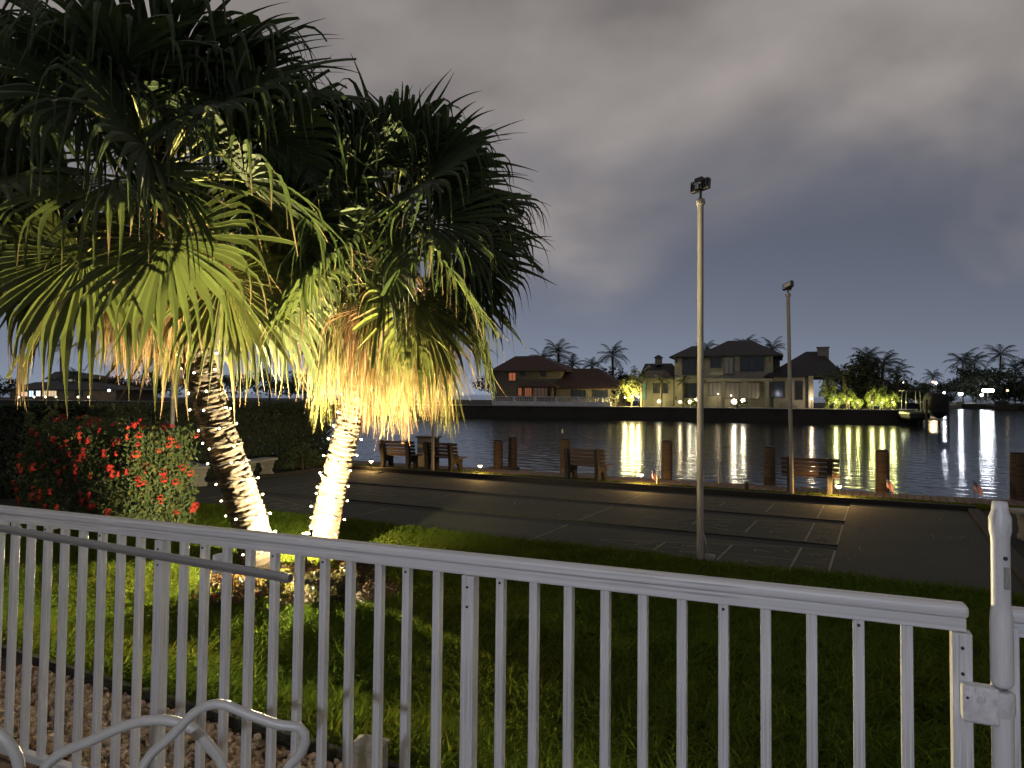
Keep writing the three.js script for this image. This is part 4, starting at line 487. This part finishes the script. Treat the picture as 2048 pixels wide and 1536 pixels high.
// ---------------------------------------------------------------- planting bed, shrubs, flowering hedge
{
  const c = onLawn(572, 1178), pos = [], idx = [], uv = [], r = rng(4), R = [1.25, 0.8]; pos.push(c.x, lawnLevel(c.z) + 0.06, c.z); uv.push(0, 0); const n = 48, rings = 6;
  for (let j = 1; j <= rings; j++) for (let i = 0; i < n; i++) { const a = i / n * 6.283, k = j / rings * (1 + 0.1 * Math.sin(a * 3 + 1) + 0.06 * Math.sin(a * 7)), x = c.x + 0.1 + Math.cos(a) * R[0] * k, z = c.z - 0.12 + Math.sin(a) * R[1] * k; pos.push(x, lawnLevel(z) + 0.035 * (1 - j / rings) + 0.03 * vnoise(x * 8, z * 8, 999, 3) + 0.012, z); uv.push(x, z); }
  for (let i = 0; i < n; i++) { idx.push(0, 1 + (i + 1) % n, 1 + i); for (let j = 1; j < rings; j++) { const a = 1 + (j - 1) * n + i, b = 1 + (j - 1) * n + (i + 1) % n; idx.push(a, b, a + n, b, b + n, a + n); } }
  structure('mulch_bed', buffer(pos, null, idx, uv), M.soil);
  const g = new THREE.BoxGeometry(1, 0.25, 0.4), im = new THREE.InstancedMesh(g, new THREE.MeshStandardMaterial({ color: 0xffffff, roughness: 1 }), 5000), m = new THREE.Matrix4(), q = new THREE.Quaternion(), cc = new THREE.Color();
  for (let i = 0; i < 5000; i++) { const a = r() * 6.283, k = Math.sqrt(r()) * 1.02, x = c.x + 0.1 + Math.cos(a) * R[0] * k, z = c.z - 0.12 + Math.sin(a) * R[1] * k, s = 0.012 + 0.03 * r(); q.setFromEuler(new THREE.Euler((r() - 0.5), r() * 6, (r() - 0.5))); m.compose(V(x, lawnLevel(z) + 0.045 * (1 - k) + 0.025 + 0.015 * r(), z), q, V(s, s * 0.6, s)); im.setMatrixAt(i, m); const b = 0.4 + r(); im.setColorAt(i, cc.setRGB(0.17 * b, 0.1 * b, 0.055 * b)); }
  im.name = 'mulch_chips'; tag(im, 'brown bark mulch in the bed round the palms', 'mulch', null, 'stuff'); scene.add(im);
}
function shrub(px, py, w, h, seed, label, color, n = 1100, flowers = 0) {
  const b = onLawn(px, py), t = thing('low_shrub', label, 'shrub', [b.x, b.y + 0.01, b.z], 0, 'low shrubs round the palms'), r = rng(seed);
  mesh('foliage', clumpCrown(r, n, V(0, h * 0.55, 0), V(w / 2, h * 0.5, w / 2.3), 0.062, color, 22, 0.3), LEAF, t); const st = []; for (let i = 0; i < 9; i++) { const a = r() * 6.28; st.push(...polyTube([V(Math.cos(a) * 0.03, -0.04, Math.sin(a) * 0.03), V(Math.cos(a) * w * 0.3, h * 0.7, Math.sin(a) * w * 0.26)], 0.006, 5)); } mesh('stem', st, M.trunkFar, t);
  for (let i = 0; i < flowers; i++) { const a = r() * 6.28, m = mesh('flower', new THREE.IcosahedronGeometry(0.018, 1), RED, t); m.position.set(Math.cos(a) * w * 0.35, h * (0.5 + 0.5 * r()), Math.abs(Math.sin(a)) * w * 0.4); m.scale.y = 0.7; }
}
const RED = std(0.46, 0.026, 0.02, 0.75), RED2 = std(0.5, 0.06, 0.025, 0.75);
shrub(470, 1222, 0.66, 0.38, 51, 'sparse coppery shrub with a red bloom and fairy lights at the mulch edge', [0.13, 0.085, 0.03], 650, 3);
shrub(548, 1208, 0.5, 0.28, 52, 'yellow-green low shrub in front of the dark palm trunk', [0.13, 0.12, 0.03], 600, 1);
shrub(650, 1216, 0.6, 0.34, 53, 'dense dark shrub in front of the floodlit trunk', [0.06, 0.055, 0.024], 1500, 0);
shrub(728, 1188, 0.55, 0.4, 54, 'dense dark shrub right of the floodlit trunk', [0.075, 0.06, 0.026], 1300, 0);
shrub(706, 1150, 0.5, 0.36, 55, 'reddish-green shrub behind the floodlit trunk', [0.12, 0.075, 0.03], 800, 2);
shrub(430, 1212, 0.5, 0.34, 56, 'thin coppery shrub on the left rim of the mulch bed', [0.12, 0.085, 0.03], 330, 0);
{ // flowering hedge of red clusters
  const a = onLawn(345, 1085).add(V(-0.75, 0, 0.1)), t = thing('flowering_hedge', 'clipped green hedge covered in red flower clusters', 'flowering hedge', [a.x, a.y - 0.05, a.z]), r = rng(61), W = 2.7, D = 1.0, H = 1.5;
  const surf = () => { const k = r(), x = -r() * W, lump = 0.16 * (vnoise(x * 2.2 + 40, 1 + r(), 99, 5) - 0.5) ; if (k < 0.6) { const y = r() * H; return { p: V(x, y, 0.1 * Math.sin(x * 3 + y * 4) + lump), n: V(0, 0.25, 1) }; } if (k < 0.8) return { p: V(x, H + lump * 1.3 + 0.06 * Math.sin(x * 5), -r() * D), n: V(0, 1, 0.2) }; return { p: V(0.06 * Math.sin(r() * 9) + lump * 0.5, r() * H, -r() * D), n: V(1, 0.25, 0.1) }; };
  mesh('foliage', leaves(17000, () => { const q = surf(), deep = r() * r() * 0.45; q.p.addScaledVector(q.n, -deep); q.p.add(V(r() - 0.5, r() - 0.5, r() - 0.5).multiplyScalar(0.16)); q.n.add(V(r() - 0.5, r() - 0.5, r() - 0.5).multiplyScalar(1.3)); const y = r() < 0.2; return { ...q, s: 0.06 + 0.035 * r(), c: tint(y ? [0.12, 0.125, 0.03] : [0.055, 0.085, 0.024], r) }; }, r, 0.5), LEAF, t);
  const st = []; for (let i = 0; i < 40; i++) { const x = -0.2 - r() * (W - 0.4), z = -0.15 - r() * (D - 0.3), a = (r() - 0.5) * 0.6; st.push(...polyTube([V(x, 0, z), V(x + a * 0.4, H * 0.5, z + a * 0.2), V(x + a, H * 0.95, z + a * 0.5)], 0.012, 5)); } mesh('stem', st, M.trunkFar, t);
  const shoots = []; for (const [sx, h] of [[-2.05, 0.5], [-2.2, 0.3], [-2.75, 0.25], [-1.2, 0.22], [-0.5, 0.2]]) for (let i = 0; i < 60; i++) shoots.push([sx, h * r()]); mesh('tall_shoots', leaves(300, i => ({ p: V(shoots[i][0] + (r() - 0.5) * 0.14, H + shoots[i][1], -0.15 + (r() - 0.5) * 0.14), n: V(r() - 0.5, 0.6, r()), s: 0.07, c: tint([0.12, 0.13, 0.035], r) }), r, 0.45), LEAF, t);
  const petal = []; for (let i = 0; i < 15; i++) { const d = sphereDir(r); d.y = Math.abs(d.y); for (let k = 0; k < 4; k++) { const g = new THREE.CircleGeometry(0.011, 5).scale(1, 0.6, 1).translate(0.011, 0, 0).rotateZ(k * 1.571 + i).rotateX((r() - 0.5) * 0.8); const z = V(0, 0, 1); g.applyQuaternion(new THREE.Quaternion().setFromUnitVectors(z, d)); petal.push(g.translate(d.x * 0.05, d.y * 0.05, d.z * 0.05)); } } const cluster = merge(petal); for (const m of [RED, RED2]) m.side = THREE.DoubleSide;
  for (let i = 0; i < 150; i++) { const q = surf(); if (q.p.y < 0.3 || (q.p.x < -2.55 && r() < 0.7)) continue; const m = mesh('flower_cluster', cluster, r() < 0.7 ? RED : RED2, t); m.position.copy(q.p).addScaledVector(q.n, 0.06); m.quaternion.setFromUnitVectors(V(0, 1, 0), q.n.clone().normalize()); m.scale.setScalar(0.6 + 0.55 * r()); }
  const u = thing('leafy_shrub', 'loose green shrub at the left end of the flowering hedge', 'shrub', [a.x - 3.7, a.y, a.z + 0.5]); mesh('foliage', clumpCrown(r, 1600, V(0, 0.65, 0), V(0.85, 0.7, 0.7), 0.085, [0.07, 0.1, 0.03], 18, 0.4), LEAF, u); mesh('stem', polyTube([V(0, 0, 0), V(0.1, 0.7, 0)], 0.02, 6), M.trunkFar, u);
}
{ // lawn blades
  const blades = (seed, n, tall) => { const r = rng(seed), pos = [], idx = []; for (let i = 0; i < n; i++) { const a = r() * 6.283, x0 = (r() - 0.5) * 0.09, z0 = (r() - 0.5) * 0.09, h = tall * (0.55 + 0.6 * r()), w = 0.0052 + 0.003 * r(), bend = (0.3 + 0.9 * r()) * h, c = Math.cos(a), s = Math.sin(a), k = pos.length / 3; for (const [f, ww] of [[0, 1], [0.4, 0.9], [0.75, 0.6]]) { const b = bend * f * f; pos.push(x0 + c * b - s * w * ww, h * f * (1 - 0.22 * f), z0 + s * b + c * w * ww, x0 + c * b + s * w * ww, h * f * (1 - 0.22 * f), z0 + s * b - c * w * ww); } pos.push(x0 + c * bend, h * 0.76, z0 + s * bend); idx.push(k, k + 1, k + 2, k + 1, k + 3, k + 2, k + 2, k + 3, k + 4, k + 3, k + 5, k + 4, k + 4, k + 5, k + 6); } return buffer(pos, null, idx); };
  const mat = new THREE.MeshPhysicalMaterial({ color: 0xffffff, roughness: 1, specularIntensity: 0, transmission: 0.55, thickness: 0, side: THREE.DoubleSide, flatShading: true }), r = rng(99), m = new THREE.Matrix4(), q = new THREE.Quaternion(), col = new THREE.Color(), inv = camera.matrixWorld.clone().invert(), bed = onLawn(572, 1178), p = V();
  const fill = (name, label, n, tall, x0, x1, z0, z1, scale) => {
    const list = []; for (let i = 0; i < n; i++) { const x = lerp(x0, x1, r()), z = lerp(z0, z1, r()); p.set(x, lawnLevel(z), z).applyMatrix4(inv); const sx = -p.x / p.z * FOCAL, sy = p.y / p.z * FOCAL; if (p.z > -0.5 || Math.abs(sx) > 1400 || sy > 1000) continue; const ex = (x - bed.x - 0.1) / 1.2, ez = (z - bed.z + 0.12) / 0.75; if (ex * ex + ez * ez < 1) continue; list.push([x, z]); }
    const im = new THREE.InstancedMesh(blades(7, 11, tall), mat, list.length); list.forEach(([x, z], i) => { q.setFromEuler(new THREE.Euler((r() - 0.5) * 0.3, r() * 6.283, (r() - 0.5) * 0.3)); const s = scale * (0.75 + 0.5 * r()) * (0.8 + 0.4 * vnoise(x * 1.5 + 50, z * 1.5 + 50, 999, 8)); m.compose(V(x, lawnLevel(z) - 0.006, z), q, V(s, s, s)); im.setMatrixAt(i, m); const k = 0.7 + 0.6 * r(), y = vnoise(x * 0.9 + 50, z * 0.9 + 50, 999, 2); im.setColorAt(i, col.setRGB(lerp(0.085, 0.15, y * r()) * k, 0.14 * k, 0.018 * k)); });
    im.name = name; tag(im, label, 'grass', null, 'stuff'); scene.add(im);
  };
  fill('lawn_grass', 'thick green lawn grass between the fence and the court', 60000, 0.14, -12, 3, -9.2, -2.58, 1);
  fill('verge_grass', 'strip of short grass along the deck', 7000, 0.07, -16, 5, -16.98, -16.36, 1);
}
{ // dry leaves and bits of frond fallen on the lawn and the court
  const r = rng(202), g = new THREE.PlaneGeometry(0.012, 0.16, 1, 5), p = g.attributes.position; for (let i = 0; i < p.count; i++) { const y = p.getY(i); p.setZ(i, 0.02 * Math.cos(y * 20)); p.setX(i, p.getX(i) * (1 - Math.abs(y) * 4)); } g.rotateX(-Math.PI / 2); g.computeVertexNormals();
  const n = 420, im = new THREE.InstancedMesh(g, new THREE.MeshStandardMaterial({ color: lin(0.22, 0.15, 0.075), roughness: 1, side: THREE.DoubleSide }), n), m = new THREE.Matrix4(), q = new THREE.Quaternion();
  for (let i = 0; i < n; i++) { const x = i < 300 ? -5.8 + (r() + r() - 1) * 3.6 : lerp(-12, 1.2, r()), z = i < 300 ? -6 + (r() + r() - 1) * 3 : lerp(-15.6, -9.3, r()), on = z < COURT.near; q.setFromEuler(new THREE.Euler((r() - 0.5) * 0.3, r() * 6.28, (r() - 0.5) * 0.3)); const s = 0.5 + r(); m.compose(V(x, on ? 0.004 : lawnLevel(z) + 0.05 + 0.03 * r(), z), q, V(s, s, s)); im.setMatrixAt(i, m); }
  im.name = 'leaf_litter'; tag(im, 'dry bits of palm leaf fallen on lawn and court', 'leaf litter', null, 'stuff'); scene.add(im);
}

// ---------------------------------------------------------------- fence, gate, things on the patio
const FTOP = EYE - 0.498, FBOT = EYE - 1.548;
{
  const f = thing('picket_fence', 'white aluminium picket fence with a rounded top rail along the patio', 'fence', [-1.7, PATIO, FENCE_Z]), H = FTOP - PATIO, a = [-3.62, 0.2], lx = x => x + 1.7; f.rotation.set(-0.02, 0.07, 0.005);
  const x0 = lx(-5.3), x1 = lx(0.19), top = rbox(x1 - x0, 0.032, 0.056, 0.012, (x0 + x1) / 2, H - 0.016, 0, 3), lip = rbox(x1 - x0 - 0.01, 0.034, 0.034, 0.003, (x0 + x1) / 2, H - 0.047, 0); mesh('top_rail', [top, lip], M.white, f); mesh('bottom_rail', rbox(x1 - x0 - 0.01, 0.034, 0.034, 0.003, (x0 + x1) / 2, 0.06, 0), M.white, f);
  const xs = []; const px = [24, 53, 79, 107, 137, 167, 200, 234, 268, 303, 343, 383, 421, 462, 505, 551, 597, 645, 694, 750, 803, 862, 925, 986, 1052, 1121, 1195, 1271, 1351, 1437, 1525, 1622, 1722, 1826, 1945], posts = new Set([343, 925, 1945]);
  for (const p of px) { const d = ray(p, 1000 + 0.11 * p), k = (FENCE_Z - 0.0) / d.z; xs.push([lx(d.x * k), posts.has(p)]); }
  for (let i = 1; i < 14; i++) xs.push([xs[0][0] - i * 0.112, i === 12]);
  const pg = rbox(0.026, H - 0.11, 0.026, 0.002), qg = rbox(0.042, H - 0.066, 0.042, 0.003), cap = cyl(0.004, 0.004, 0.004).rotateX(Math.PI / 2);
  for (const [x, post] of xs) { const m = mesh(post ? 'post' : 'picket', post ? qg : pg, M.white, f); m.position.set(x, post ? (H - 0.066) / 2 : (H - 0.11) / 2 + 0.055, 0); for (const [yy] of post ? [[H - 0.1], [H - 0.16]] : [[H - 0.077]]) { if (!post && (x * 100 | 0) % 3) continue; const s = mesh('screw', cap, M.dark, m); s.position.set(0, yy - m.position.y, post ? 0.022 : 0.014); } }
  // gate with its tall pull-up latch
  const gx = 0.215, g = thing('fence_gate', 'white fence gate with a tall round pull-up latch', 'gate', [gx, PATIO, FENCE_Z - 0.15]); g.rotation.set(-0.02, 0.07, 0.005); const GH = H + 0.005;
  mesh('top_rail', [rbox(1.0, 0.032, 0.056, 0.012, 0.53, GH - 0.016, 0, 3), rbox(0.99, 0.034, 0.034, 0.003, 0.53, GH - 0.047, 0)], M.white, g); mesh('bottom_rail', rbox(0.99, 0.034, 0.034, 0.003, 0.53, 0.08, 0), M.white, g); mesh('gate_post', rbox(0.05, GH - 0.07, 0.05, 0.003, 0.045, (GH - 0.07) / 2 + 0.03, 0), M.white, g);
  for (let i = 0; i < 7; i++) mesh('picket', rbox(0.026, GH - 0.13, 0.026, 0.002, 0.17 + i * 0.112, (GH - 0.13) / 2 + 0.075, 0), M.white, g);
  const l = new THREE.Group(); l.name = 'latch'; l.position.set(0.03, 0, 0.05); g.add(l); mesh('pull_tube', [lathe([[0.018, GH - 0.17], [0.0235, GH - 0.16], [0.0235, GH - 0.02], [0.0195, GH + 0.02], [0.0195, GH + 0.17], [0.023, GH + 0.185], [0.023, GH + 0.215], [0.017, GH + 0.232], [0.017, GH + 0.24], [0.015, GH + 0.252], [0, GH + 0.254]], 22)], M.white, l); mesh('lower_tube', lathe([[0.022, 0.05], [0.022, GH - 0.24], [0.0255, GH - 0.23], [0.0255, GH - 0.185], [0.02, GH - 0.18], [0, GH - 0.18]], 22), M.white, l);
  mesh('latch_body', rbox(0.075, 0.085, 0.04, 0.008, -0.045, GH - 0.215, 0.004, 3), M.white, l); mesh('key_plate', rbox(0.012, 0.05, 0.006, 0.002, 0.008, GH + 0.08, 0.0185), M.concrete, l); mesh('keyhole', new THREE.SphereGeometry(0.005, 8, 6).translate(0.006, GH + 0.125, 0.0195), M.dark, l); mesh('screw', new THREE.SphereGeometry(0.004, 8, 6).translate(-0.072, GH - 0.2, 0.022), M.dark, l);
}
{ // pool poles resting along the fence
  const line = (a, b, off, r, label) => { const n = V(Math.sin(0.07), 0, Math.cos(0.07)), c = V(-1.7, PATIO + 1, FENCE_Z - 0.02).addScaledVector(n, off).sub(camera.position).dot(n), hit = d => d.multiplyScalar(c / d.dot(n)).add(camera.position), p = hit(ray(...a)), q = hit(ray(...b)), t = thing('pool_pole', label, 'pole', p), dir = q.clone().sub(p), far = dir.clone().multiplyScalar(-0.5); const L = dir.clone().multiplyScalar(1.5).length(); const g = lathe([[r * 0.86, L], [r * 0.86, 0], [r, 0], [r, L], [r * 0.86, L]], 20); g.applyQuaternion(new THREE.Quaternion().setFromUnitVectors(V(0, 1, 0), dir.clone().normalize())).translate(...far.toArray()); mesh('tube', g, M.alum, t); for (const f of [0.1, 0.8]) mesh('hook', rbox(0.014, 0.07, 0.05, 0.004).translate(...dir.clone().multiplyScalar(f).add(V(0, 0.0, -0.03)).toArray()), M.white, t); };
  line([-60, 1046], [581, 1157], 0.05, 0.0165, 'long grey pool pole hung along the fence, its open end toward the palms'); line([-60, 1035], [146, 1046], -0.05, 0.0135, 'shorter dark pole hung behind the fence pickets');
}
{ // low bollard outside the fence
  const d = ray(735, 1490), p = d.multiplyScalar(-2.35 / d.z).add(camera.position), t = thing('low_post', 'short pale square post with a pyramid cap just outside the fence', 'post', [p.x, PATIO - 0.1, -2.35], 0.25); const top = p.y - PATIO + 0.1; mesh('shaft', rbox(0.13, top, 0.13, 0.006, 0, top / 2, 0), M.stuccoWhite, t); mesh('cap', new THREE.ConeGeometry(0.1, 0.045, 4).rotateY(Math.PI / 4).translate(0, top + 0.0225, 0), M.stuccoWhite, t);
}
// patio chairs of bent white tube, seen over their tops
function chair(pts, depth, r, label, flat, turn) {
  const w = pts.map(([x, y]) => atDepth(x, y, depth)), c = w.reduce((a, b) => a.add(b), V()).multiplyScalar(1 / w.length), t = thing('patio_chair', label, 'chair', [c.x, PATIO, c.z], 0, 'white tubular chairs on the patio'); const loc = w.map(p => p.clone().sub(t.position));
  const into = V(0, 0, 0.42).applyAxisAngle(V(0, 1, 0), turn), a = loc[0], b = loc.at(-1), f = flat ? V(1, 1, 1) : V(1, 1, 1);
  const fr = tube([V(a.x, 0, a.z).addScaledVector(into, 0.5), V(a.x, a.y * 0.55, a.z).addScaledVector(into, 0.15), ...loc, V(b.x, b.y * 0.55, b.z).addScaledVector(into, 0.15), V(b.x, 0, b.z).addScaledVector(into, 0.5)], r, 120, 12); mesh('back_frame', fr, M.whiteTube, t);
  const s0 = V(a.x, 0.42, a.z), s1 = V(b.x, 0.42, b.z), s2 = s1.clone().add(into), s3 = s0.clone().add(into); mesh('seat_frame', tube([s0, s1, s2, s3], r * 0.9, 60, 10, true), M.whiteTube, t); mesh('leg', polyTube([s2, V(s2.x, 0, s2.z)], r), M.whiteTube, t); mesh('leg', polyTube([s3, V(s3.x, 0, s3.z)], r), M.whiteTube, t);
  const straps = []; for (let i = 1; i < 8; i++) { const p = s0.clone().lerp(s3, i / 8), q = s1.clone().lerp(s2, i / 8); straps.push(...polyTube([p, q], 0.006, 6)); } mesh('seat_straps', straps, M.whiteTube, t); return t;
}
chair([[90, 1536], [190, 1478], [270, 1446], [330, 1440], [385, 1458], [425, 1500], [446, 1536]], 1.62, 0.0118, 'white tubular patio chair whose back makes a broad low arch', true, -0.2);
chair([[285, 1536], [345, 1470], [400, 1418], [440, 1408], [500, 1430], [560, 1450], [600, 1456], [612, 1480], [592, 1520], [575, 1536]], 1.5, 0.0102, 'white tubular patio chair whose back rises to a hooked corner', false, 0.2);
chair([[-120, 1490], [-60, 1452], [-10, 1462], [20, 1490], [38, 1536]], 1.62, 0.0125, 'white tubular patio chair at the pool-pole end of the fence', true, -0.1);
{ // the house behind the patio with the lamp that lights the fence
  const t = thing('apartment_wall', 'plain pale house wall behind the patio', 'building', [-3, 0, 2.9]); mesh('wall', planarUV(box(22, 5.2, 0.25, 0, 2.6, 0), 0.4, 'x', 'y'), M.stucco, t);
  const l = thing('wall_lamp', 'white wall lamp glowing on the house wall behind the patio', 'wall lamp', [0.1, 3.0, 2.76]); mesh('back_plate', rbox(0.16, 0.24, 0.03, 0.008, 0, 0, 0), M.white, l); mesh('lamp_globe', new THREE.SphereGeometry(0.09, 20, 14).translate(0, 0, -0.12), glowing(0.95, 0.97, 1, 6), l); pointLight(l, [0, 0, -0.12], 0xdfe6ff, 22, 3);
}

scene.traverse(o => { if (o.isMesh) o.castShadow = o.receiveShadow = true; });
renderer.render(scene, camera);
